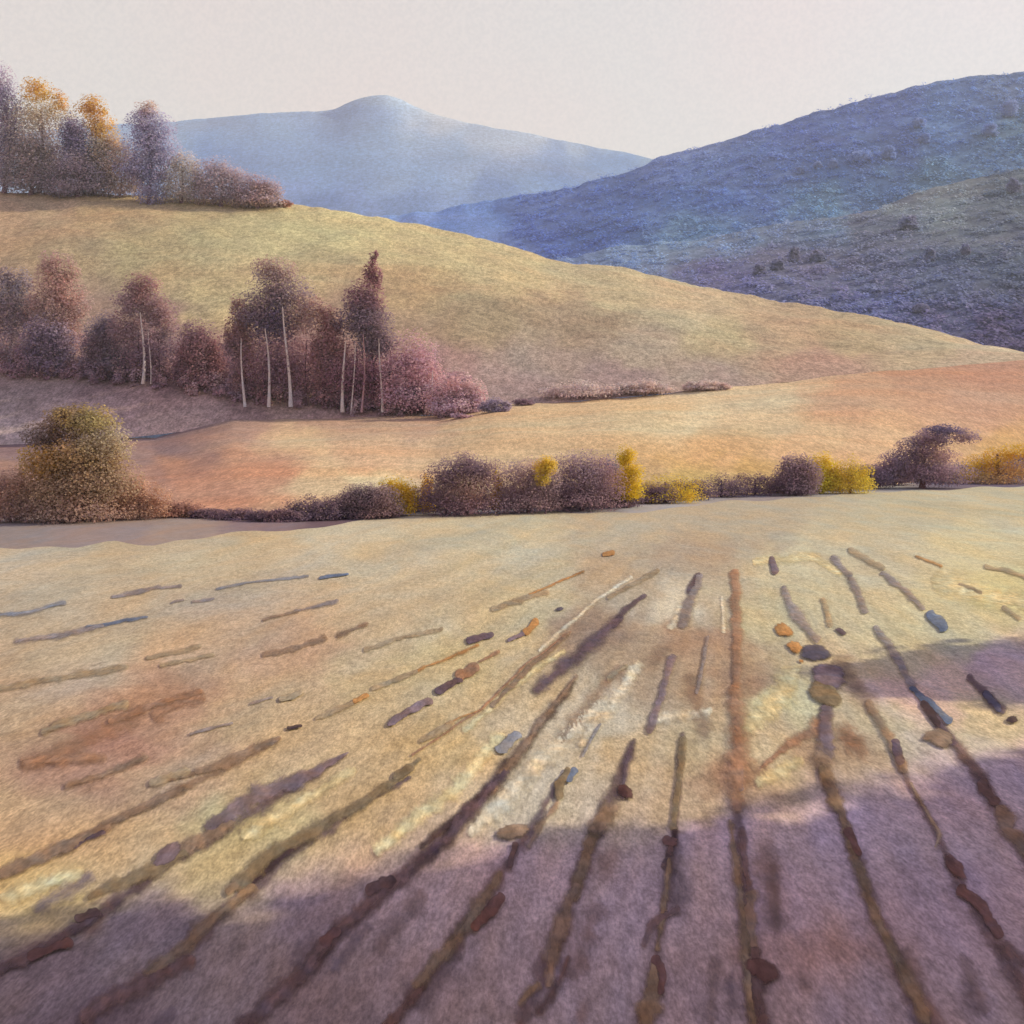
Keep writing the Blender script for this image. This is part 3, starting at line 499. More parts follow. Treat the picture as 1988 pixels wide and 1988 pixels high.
# ------------------------------------------------------------------ hedge along the field
HG = 'bushes of the hedge along the field'
DK = [(84, 64, 72), (100, 78, 80), (122, 96, 92)]
YL = [(160, 124, 52), (190, 152, 44), (204, 168, 52)]
S1 = 0.085
def hb(name, lb, x, top, base, w, pal, shape='round', n=2600, lobes=None, size=None):
    w = w * (1.2 if x > 400 else 1.08)
    plant(name, lb, 'bush', HG, x, top, base, w, pal, shape, n, size or S1, lobes=lobes, tcol=(80, 58, 60))
hb('hedge_bush', 'large rounded olive and gold bush at the left edge of the meadow', 145, 780, 1012, 215, [(110, 84, 68), (126, 98, 72), (132, 104, 76)], n=11000, size=0.11,
   lobes=[(-.08, 0, .9, .2, .1, .8, [(104, 84, 70), (116, 96, 66)]), (.08, 0, .84, .28, .14, 1, [(128, 104, 72), (138, 114, 66)]), (-.2, 0, .74, .22, .14, .9, [(90, 72, 70), (112, 90, 74)]), (.22, 0, .66, .26, .2, 1, [(128, 106, 84), (136, 114, 90)]), (-.24, 0, .5, .24, .16, .9, [(142, 112, 66), (172, 134, 66)]), (0, 0, .5, .4, .2, 1, [(126, 98, 70), (134, 108, 72)]), (.2, 0, .36, .34, .2, 1, [(118, 96, 78), (130, 104, 82)]), (-.1, 0, .26, .40, .2, 1, [(122, 96, 78), (134, 104, 80)]), (0, 0, .1, .46, .14, 1, [(112, 86, 80), (132, 102, 86)])])
hb('hedge_bush', 'low russet-brown bush at the picture\'s left edge beside the large olive bush', 18, 905, 1014, 100, [(112, 86, 86), (138, 104, 88), (150, 116, 96)], 'round', 2400)
hb('hedge_bush', 'low rust-coloured bush on the right flank of the large olive bush', 268, 920, 1008, 110, [(118, 92, 82), (142, 108, 88), (150, 114, 92)], 'low', 2000)
hb('hedge_bush', 'small brown bush where the hedge thins out, right of the rust-coloured one', 345, 965, 1004, 90, [(120, 86, 76), (134, 94, 80)], 'low', 1200)
hb('hedge_bush', 'brown mound-shaped bush left of the first yellow bush', 715, 936, 1006, 120, DK, 'round', 3000)
hb('yellow_bush', 'broad yellow bush between the brown mound and the largest dark bush', 768, 924, 1001, 84, YL, 'round', 1900, size=.08)
hb('yellow_bush', 'narrow yellow sprig touching the left side of the largest dark bush', 830, 920, 996, 28, YL, 'round', 700, size=.08)
hb('hedge_bush', 'largest rounded purple-brown bush in the middle of the hedge', 902, 878, 1000, 152, [(88, 66, 76), (100, 76, 82), (118, 90, 94)], n=5200,
   lobes=[(0, 0, .8, .26, .2, 1), (-.18, 0, .62, .26, .24, 1), (.16, 0, .66, .28, .26, 1), (.02, 0, .45, .36, .28, .8, [(118, 92, 86), (124, 98, 92)]), (-.3, 0, .3, .24, .26, .9), (0, 0, .16, .52, .18, 1)])
hb('yellow_bush', 'small yellow sprig right of the largest dark bush', 964, 908, 996, 22, YL, 'round', 500, size=.08)
hb('hedge_bush', 'mauve-brown bush right of the largest dark bush, below a yellow tip', 1024, 888, 996, 124, [(98, 74, 80), (124, 98, 100), (136, 110, 108)], 'round', 3600)
hb('yellow_bush', 'yellow-green tip rising over the mauve-brown bush', 1058, 884, 998, 46, [(150, 122, 70), (176, 150, 60), (190, 162, 66)], n=900, size=.08, lobes=[(0, 0, .82, .42, .18, 1), (-.1, 0, .62, .3, .14, .8)])
hb('hedge_bush', 'wide dusky purple bush just left of the tall yellow column', 1130, 874, 992, 150, [(88, 66, 74), (112, 86, 92), (128, 100, 104)], 'round', 4600)
hb('hedge_bush', 'slate-coloured bush tucked against the tall yellow column', 1186, 880, 984, 52, [(92, 70, 78), (98, 88, 104), (104, 94, 112)], 'round', 1300)
hb('yellow_bush', 'tall yellow bush shaped like a column, brightest of the hedge', 1218, 862, 986, 66, [(184, 154, 40), (196, 166, 46), (164, 136, 56)], n=2200, size=.08,
   lobes=[(-.02, 0, .82, .26, .18, 1), (.05, 0, .55, .36, .22, 1), (0, 0, .3, .48, .2, 1), (-.35, 0, .42, .3, .12, .7)])
hb('yellow_bush', 'low yellow bush spreading right from the foot of the tall yellow column', 1290, 918, 976, 130, [(176, 146, 50), (190, 160, 56)], 'low', 1600, size=.08)
hb('hedge_bush', 'dark rounded bush left of the yellow pair near the right side', 1548, 878, 962, 84, [(94, 74, 84), (108, 86, 94), (120, 96, 100)], 'round', 2800, size=.11)
hb('yellow_bush', 'taller left one of the yellow pair near the right side', 1596, 876, 958, 66, [(164, 146, 60), (188, 166, 56), (192, 170, 60)], 'round', 1700, size=.1)
hb('yellow_bush', 'lower right one of the yellow pair near the right side', 1650, 884, 958, 84, [(160, 138, 66), (186, 160, 56), (180, 154, 74)], 'low', 1700, size=.1)
hb('hedge_bush', 'leaning dark bush reaching up to the right over the hedge', 1790, 822, 948, 190, [(96, 74, 86), (112, 88, 96), (126, 102, 112)], n=6500, size=.12,
   lobes=[(-.36, 0, .2, .2, .18, 1), (-.2, 0, .38, .18, .2, 1), (-.06, 0, .58, .17, .2, 1), (.08, 0, .76, .16, .16, 1), (.2, 0, .9, .18, .1, 1, [(84, 68, 88), (92, 78, 96)]), (.38, 0, .8, .13, .12, .8, [(112, 90, 100), (124, 102, 108)]), (.12, 0, .5, .2, .2, .7, [(126, 100, 102), (146, 116, 112)]), (.1, 0, .24, .34, .2, 1)])
hb('yellow_bush', 'golden bush rising to the right edge of the picture', 1935, 856, 938, 160, [(160, 126, 66), (196, 154, 50), (202, 160, 52)], n=3000, size=.12,
   lobes=[(-.34, 0, .2, .22, .2, 1), (-.12, 0, .45, .22, .24, 1), (.1, 0, .66, .2, .24, 1), (.34, 0, .78, .26, .22, 1), (.2, 0, .35, .34, .24, .8, [(130, 98, 70), (160, 124, 66)]), (0, 0, .12, .5, .18, 1.2, [(110, 84, 74), (150, 116, 66)])])
# low growth forming the bottom of the hedge
LOWD = [(405, 70, 16, 'thin flat shrub at the far left end of the dark hedge foot'), (470, 90, 20, 'flat purple-brown shrub, second from the left end of the hedge foot'), (540, 90, 24, 'ragged flat shrub, third from the left end of the hedge foot'), (610, 95, 34, 'dark shrub just left of the brown mound-shaped bush'),
 (680, 90, 40, 'dark shrub under the left side of the brown mound-shaped bush'), (745, 90, 34, 'dusky shrub below the broad yellow bush'), (810, 90, 36, 'dark shrub below the narrow yellow sprig'), (870, 90, 34, 'dark shrub at the left foot of the largest rounded bush'), (940, 95, 36, 'dark shrub at the right foot of the largest rounded bush'), (1005, 95, 34, 'dark shrub below the mauve-brown bush'), (1075, 95, 34, 'dark shrub left of the wide dusky purple bush, at its foot'), (1145, 95, 36, 'dark shrub under the wide dusky purple bush'), (1205, 80, 30, 'dark shrub at the foot of the tall yellow column'), (1265, 90, 28, 'brown shrub below the low spreading yellow bush'),
 (1335, 95, 30, 'low brown shrub right of the spreading yellow bush'), (1400, 90, 30, 'low brown shrub in the bare middle stretch of the hedge'), (1465, 90, 30, 'low brown shrub at the right end of the bare middle stretch'), (1535, 90, 26, 'dark shrub below the rounded bush beside the yellow pair'), (1600, 90, 28, 'purple-brown shrub below the yellow pair'), (1665, 90, 32, 'dark shrub between the yellow pair and the leaning bush'), (1735, 95, 32, 'dark shrub under the left end of the leaning bush'), (1805, 90, 30, 'dark shrub under the right end of the leaning bush'),
 (1870, 95, 26, 'slate-violet shrub right of the leaning bush'), (1930, 95, 30, 'slate-violet shrub below the golden bush'), (1985, 90, 34, 'slate-violet shrub at the right edge of the picture')]
for (x, w, tall, lb) in LOWD:
    base = float(interp(HBASE, x)) + 1
    pal = [(78, 60, 76), (92, 70, 78), (106, 80, 82)] if x < 1840 else [(76, 64, 88), (94, 78, 96), (110, 90, 100)]
    plant('low_shrub', lb, 'shrub', 'low shrubs under the hedge', x, base - tall * (1.5 if x > 600 else 1.1), base, w * 1.25, pal, 'round' if int(x) % 2 else 'low', 1300, S1 if x < 1500 else .11, tcol=(70, 52, 56))

# ------------------------------------------------------------------ woods on the far hills
def forest(name, hill, n, pal_pts, K, smin, smax, pxr, pyr):
    Vs, Cs = [], []
    got = 0
    ico_d = None
    for k in range(n):
        px = random.uniform(*pxr); py = random.uniform(*pyr)
        d = PP(px, py, 1.0) - Vector((0, 0, CAMH)); d.normalize()
        r = terr[hill].ray_cast(Vector((0, 0, CAMH)), d)
        if r[0] is None: continue
        Vs.append((r[0].x, r[0].y, r[0].z, px, py)); got += 1
    A = np.array(Vs)
    base = paint(A[:, 3], A[:, 4], [(a[0], a[1], alb(mute(a[2], .06, 1.08), K)) for a in pal_pts])
    P, C = [], []
    for i in range(len(A)):
        s = random.uniform(smin, smax)
        m = 34
        d = RNG.normal(size=(m, 3)); d /= np.linalg.norm(d, axis=1)[:, None]
        p = d * (RNG.random(m) ** .5)[:, None] * np.array([s, s, s * .7]) + A[i, :3] + np.array([0, 0, s * .02])
        nn = RNG.normal(size=(m, 3)) * .3 + d * .3 + np.array([0.1, -.3, 1.0]); nn /= np.linalg.norm(nn, axis=1)[:, None]
        a = np.cross(nn, RNG.normal(size=(m, 3))); a /= np.linalg.norm(a, axis=1)[:, None]; b = np.cross(nn, a)
        q = s * .17
        P.append(np.stack([p - a * q, p - b * q, p + a * q, p + b * q], 1).reshape(-1, 3))
        C.append(np.tile(base[i] * random.uniform(.92, 1.12), (m * 4, 1)))
    P = np.concatenate(P); C = np.clip(np.concatenate(C), .01, .85)
    tag(mesh_obj(name, P, np.arange(len(P)).reshape(-1, 4), leaf_far_m, C), kind='stuff')
forest('forest', 'blue_hill', 3200, COLB, K_FAR * np.array([.54, .47, .42]), 3, 6.5, (1000, 2060), (130, 500))
forest('forest', 'wooded_hill', 2800, COLR, K_FAR * np.array([.50, .48, .48]), 2, 4.5, (1050, 2060), (330, 700))
DG = 'dark tree crowns standing out on the wooded hills'
DT = [(1784, 238, 32, 20, 'flat dark slate tree crown on the upper blue hillside below the crest'), (1795, 268, 24, 22, 'small round slate crown directly under the flat one on the blue hillside'), (1725, 296, 32, 28, 'roundish slate crown left of the small round one on the blue hillside'), (1672, 303, 52, 22, 'long dark blue crown in the row across the blue hillside'), (1618, 317, 20, 18, 'small blue crown left of the long dark blue one'), (1587, 319, 18, 16, 'little dark crown at the left end of the row across the blue hillside'), (1922, 252, 34, 26, 'slate crown high on the blue hillside near the right edge'), (1958, 209, 40, 36, 'large blurred dark crown close under the crest at the right edge'), (1806, 493, 20, 30, 'darkest upright oval crown in the middle of the lower purple hillside'), (1969, 359, 30, 30, 'dark crown on the right edge above the purple hillside'), (1476, 522, 28, 22, 'dusky purple crown low on the left of the purple hillside'), (1509, 513, 28, 22, 'dusky crown right next to the lowest left purple crown'), (1542, 493, 26, 30, 'upright purple crown above the pair at the left of the purple hillside'), (1585, 497, 36, 24, 'faint wide crown right of the upright purple one'), (1763, 430, 42, 30, 'broad grey-purple crown at the top of the purple hillside'), (1875, 484, 20, 22, 'small blue-black crown right of the darkest upright oval'), (1788, 598, 36, 18, 'flat purple crown near the foot of the purple hillside'), (1552, 330, 18, 16, 'lone small blue crown farther left of the row')]
for (x, y, w, h, lb) in DT:
    nm = ('blue_hill',) if y < 345 else ('wooded_hill',)
    p = hit(x, y + h / 2, nm) or hit(x, y + h / 2, ('blue_hill', 'wooded_hill'))
    if p is None: print('no hit', x, y); continue
    pal = [(94, 108, 148), (104, 118, 156)] if y < 345 else [(94, 94, 118), (104, 102, 126)]
    plant('distant_tree', lb, 'tree', DG, x, y - h / 2, y + h / 2, w, pal, 'round', 700, 1.1 if y < 345 else 0.75, mat=leaf_far_m, at=p, Kf=K_FAR * .42, tcol=(70, 76, 100))

# ------------------------------------------------------------------ rows across the field
SCL = 1988 / 1932
hard_m = wash_mat('damp_earth', 2.0, 6.0, 22.0, amt=1.3, grain=0.22, bump=0.4, bdist=0.010, gy=0.25, soft=(0.72, 1.0, 14.0, 0.6, 0.92))
mid_m = wash_mat('damp_earth_thin', 2.0, 6.0, 22.0, amt=1.3, grain=0.24, bump=0.3, bdist=0.010, gy=0.25, soft=(0.35, 1.0, 12.0, 1.1, 0.74))
blot_m = wash_mat('earth_and_shade_blots', 1.5, 5.0, 20.0, amt=1.4, grain=0.2, bump=0.2, bdist=0.01, gy=0.25, soft=(0.0, 0.95, 6.0, 1.5, 0.45))
row_m = wash_mat('row_earth', 2.0, 5.0, 20.0, amt=1.4, grain=0.22, bump=0.2, bdist=0.01, gy=0.25, soft=(0.0, 1.0, 6.0, 2.2, 0.66))
soft_m = wash_mat('scattered_earth', 1.5, 5.0, 20.0, amt=1.4, grain=0.26, bump=0.2, bdist=0.01, gy=0.25, soft=(0.0, 0.95, 9.0, 1.5, 0.82))
PAL = dict(B=(104, 114, 136), b=(140, 138, 144), P=(100, 80, 88), D=(76, 56, 58), M=(84, 54, 54), T=(166, 145, 118), t=(170, 150, 122), O=(184, 132, 80), L=(146, 132, 130), G=(134, 114, 88), W=(146, 120, 100), H=(226, 212, 186), Y=(224, 206, 160), Z=(150, 122, 104), S=(112, 102, 128), I=(164, 122, 110), R=(162, 122, 96), K=(88, 80, 94), V=(130, 110, 116))
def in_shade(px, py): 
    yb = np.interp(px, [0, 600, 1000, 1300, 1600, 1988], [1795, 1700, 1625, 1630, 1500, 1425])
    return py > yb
nstroke = [0]
def stroke(pts, w, c, kind='mid', hgt=1.0, name='furrow', label=None):
    """low ridge of earth on the field: centreline and width measured in the photo, built on the ground"""
    nstroke[0] += 1; sd_ = nstroke[0] * 7.31
    pts = [(a * SCL, b * SCL) for a, b in pts]
    if len(pts) == 1: pts = [(pts[0][0] - w * .22, pts[0][1] - w * .1), (pts[0][0] + w * .22, pts[0][1] + w * .1)]
    ws = w if isinstance(w, (list, tuple)) else [w] * len(pts)
    w0 = max(ws) * SCL
    # resample
    P = np.array(pts, float); seg = np.r_[0, np.cumsum(np.linalg.norm(np.diff(P, axis=0), axis=1))]; L = seg[-1]
    n = int(max(10, min(90, L / 5))); s = np.linspace(0, L, n)
    X = np.interp(s, seg, P[:, 0]); Y = np.interp(s, seg, P[:, 1]); Wd = np.interp(s, seg, np.array(ws, float) * SCL)
    # smooth the polyline, extend round ends
    for _ in range(3):
        X[1:-1] = (X[:-2] + 2 * X[1:-1] + X[2:]) / 4; Y[1:-1] = (Y[:-2] + 2 * Y[1:-1] + Y[2:]) / 4
    tx, ty = np.gradient(X), np.gradient(Y); l = np.hypot(tx, ty) + 1e-6; tx /= l; ty /= l
    ne = 5; r = Wd[0] / 2; r2_ = Wd[-1] / 2
    ks = np.sin(np.linspace(-math.pi / 2, 0, ne, endpoint=False)); 
    X0 = X[0] + tx[0] * ks * r * .9; Y0 = Y[0] + ty[0] * ks * r * .9; f0 = np.cos(np.arcsin(ks))
    kb = np.sin(np.linspace(0, math.pi / 2, ne + 1)[1:])
    X1 = X[-1] + tx[-1] * kb * r2_ * .9; Y1 = Y[-1] + ty[-1] * kb * r2_ * .9; f1 = np.cos(np.arcsin(kb))
    XX = np.r_[X0, X, X1]; YY = np.r_[Y0, Y, Y1]; WW = np.r_[np.full(ne, Wd[0]), Wd, np.full(ne, Wd[-1])]; FF = np.r_[f0, np.ones(n), f1]
    TX = np.r_[np.full(ne, tx[0]), tx, np.full(ne, tx[-1])]; TY = np.r_[np.full(ne, ty[0]), ty, np.full(ne, ty[-1])]
    m = 9; V = []; E = []; C = []
    if L < 1.3 * w0:   # a lump: rings round its middle
        cx_, cy_ = X.mean(), Y.mean(); ang = math.atan2(Y[-1] - Y[0], X[-1] - X[0]); aa = (L + w0) / 2; bb = w0 / 2; na = 40; nr = 9
        sh0 = in_shade(cx_, cy_); ca = alb(c, K_SUN * .97); cb = alb(tuple(.44 * a_ + .46 * b_ for a_, b_ in zip(c, (88, 66, 72))), K_SHADE)  # earth inside the shadow takes a colour with the shade mixed in
        for ir in range(nr):
            q = ir / (nr - 1)
            for ia in range(na):
                th = 2 * math.pi * ia / na
                k = 1 + .30 * mnoise.noise(Vector((math.cos(th) * 1.3, math.sin(th) * 1.3, sd_))) + .16 * mnoise.noise(Vector((math.cos(th) * 3.2, math.sin(th) * 3.2, sd_ + 9)))
                u, v = math.cos(th) * aa * k * q, math.sin(th) * bb * k * q
                px, py = cx_ + u * math.cos(ang) - v * math.sin(ang), cy_ + u * math.sin(ang) + v * math.cos(ang)
                gx_, gy_ = ground_pt(px, py); sz = w0 * gy_ / F
                V.append((gx_, gy_, fz(gx_, gy_) + .010 + nstroke[0] * .00008 + min(.04, sz * .05) * hgt * (1 - q * q))); E.append(q)
                vv = mnoise.noise(Vector((px * .05, py * .05, sd_)))
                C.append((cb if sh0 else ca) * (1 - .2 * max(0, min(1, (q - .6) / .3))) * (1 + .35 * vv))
        V = np.array(V); org = V.mean(0); org[2] = 0
        Fc = [(ir * na + ia, ir * na + (ia + 1) % na, (ir + 1) * na + (ia + 1) % na, (ir + 1) * na + ia) for ir in range(nr - 1) for ia in range(na)]
        Fc = np.array(Fc)[:, ::-1]
        o = mesh_obj(name, V - org, Fc, dict(hard=hard_m, mid=mid_m, soft=soft_m, blot=blot_m, row=row_m)[kind], np.clip(np.array(C), .008, .85), smooth=True, edge=E); o.location = org
        if label: tag(o, label, 'clod', 'clods of earth on the rows')
        else: tag(o, kind='structure')
        return o
    if len(ws) and max(ws) == min(ws) or kind != 'hard':
        q_ = s / L; Wd = Wd * (.80 + .5 * np.sin(np.pi * np.clip(q_ * .9 + .06, 0, 1)) ** .7) * np.array([1 + .62 * mnoise.noise(Vector((a * .026, b * .026, sd_ + 31))) for a, b in zip(X, Y)])
    sh = [in_shade(a, b) for a, b in zip(XX, YY)]
    ca = alb(c, K_SUN * .97); cb = alb(tuple(.44 * a_ + .46 * b_ for a_, b_ in zip(c, (88, 66, 72))), K_SHADE)  # second colour has the shade tint painted in, for points inside the shadow
    for i in range(len(XX)):
        wl = 1 + .62 * mnoise.noise(Vector((XX[i] * .035, YY[i] * .035, sd_))) + .46 * mnoise.noise(Vector((XX[i] * .11, YY[i] * .11, sd_ + 3)))
        wr = 1 + .62 * mnoise.noise(Vector((XX[i] * .035, YY[i] * .035, sd_ + 19))) + .46 * mnoise.noise(Vector((XX[i] * .11, YY[i] * .11, sd_ + 25)))
        for j in range(m):
            t = -1 + 2 * j / (m - 1); hw = WW[i] / 2 * FF[i] * (wl if t < 0 else wr) * abs(t)
            sg = -1 if t < 0 else 1
            px = XX[i] - TY[i] * hw * sg; py = YY[i] + TX[i] * hw * sg
            gx_, gy_ = ground_pt(px, py)
            e = max(abs(t), 1 - FF[i] if FF[i] < 1 else 0)
            sz = WW[i] * gy_ / F
            hh = min(.035, sz * .045) * hgt * (1 - t * t) * FF[i]
            V.append((gx_, gy_, fz(gx_, gy_) + .010 + nstroke[0] * .00008 + hh)); E.append(e)
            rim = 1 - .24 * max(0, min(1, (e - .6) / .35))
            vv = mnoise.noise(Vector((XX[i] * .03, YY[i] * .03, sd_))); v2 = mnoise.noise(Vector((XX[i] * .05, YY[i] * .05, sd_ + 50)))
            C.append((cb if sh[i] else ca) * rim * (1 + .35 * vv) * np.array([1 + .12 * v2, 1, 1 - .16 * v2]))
    V = np.array(V)
    org = V.mean(0); org[2] = 0
    idx = np.arange(len(V)).reshape(-1, m)
    Fc = np.stack([idx[:-1, :-1], idx[:-1, 1:], idx[1:, 1:], idx[1:, :-1]], -1).reshape(-1, 4)
    Fc = Fc[:, ::-1] if True else Fc
    mat = dict(hard=hard_m, mid=mid_m, soft=soft_m, blot=blot_m, row=row_m)[kind]
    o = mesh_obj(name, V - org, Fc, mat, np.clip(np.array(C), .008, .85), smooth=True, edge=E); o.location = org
    if label: tag(o, label, 'clod', 'clods of earth on the rows')
    else: tag(o, kind='structure')
    return o
P_ = PAL
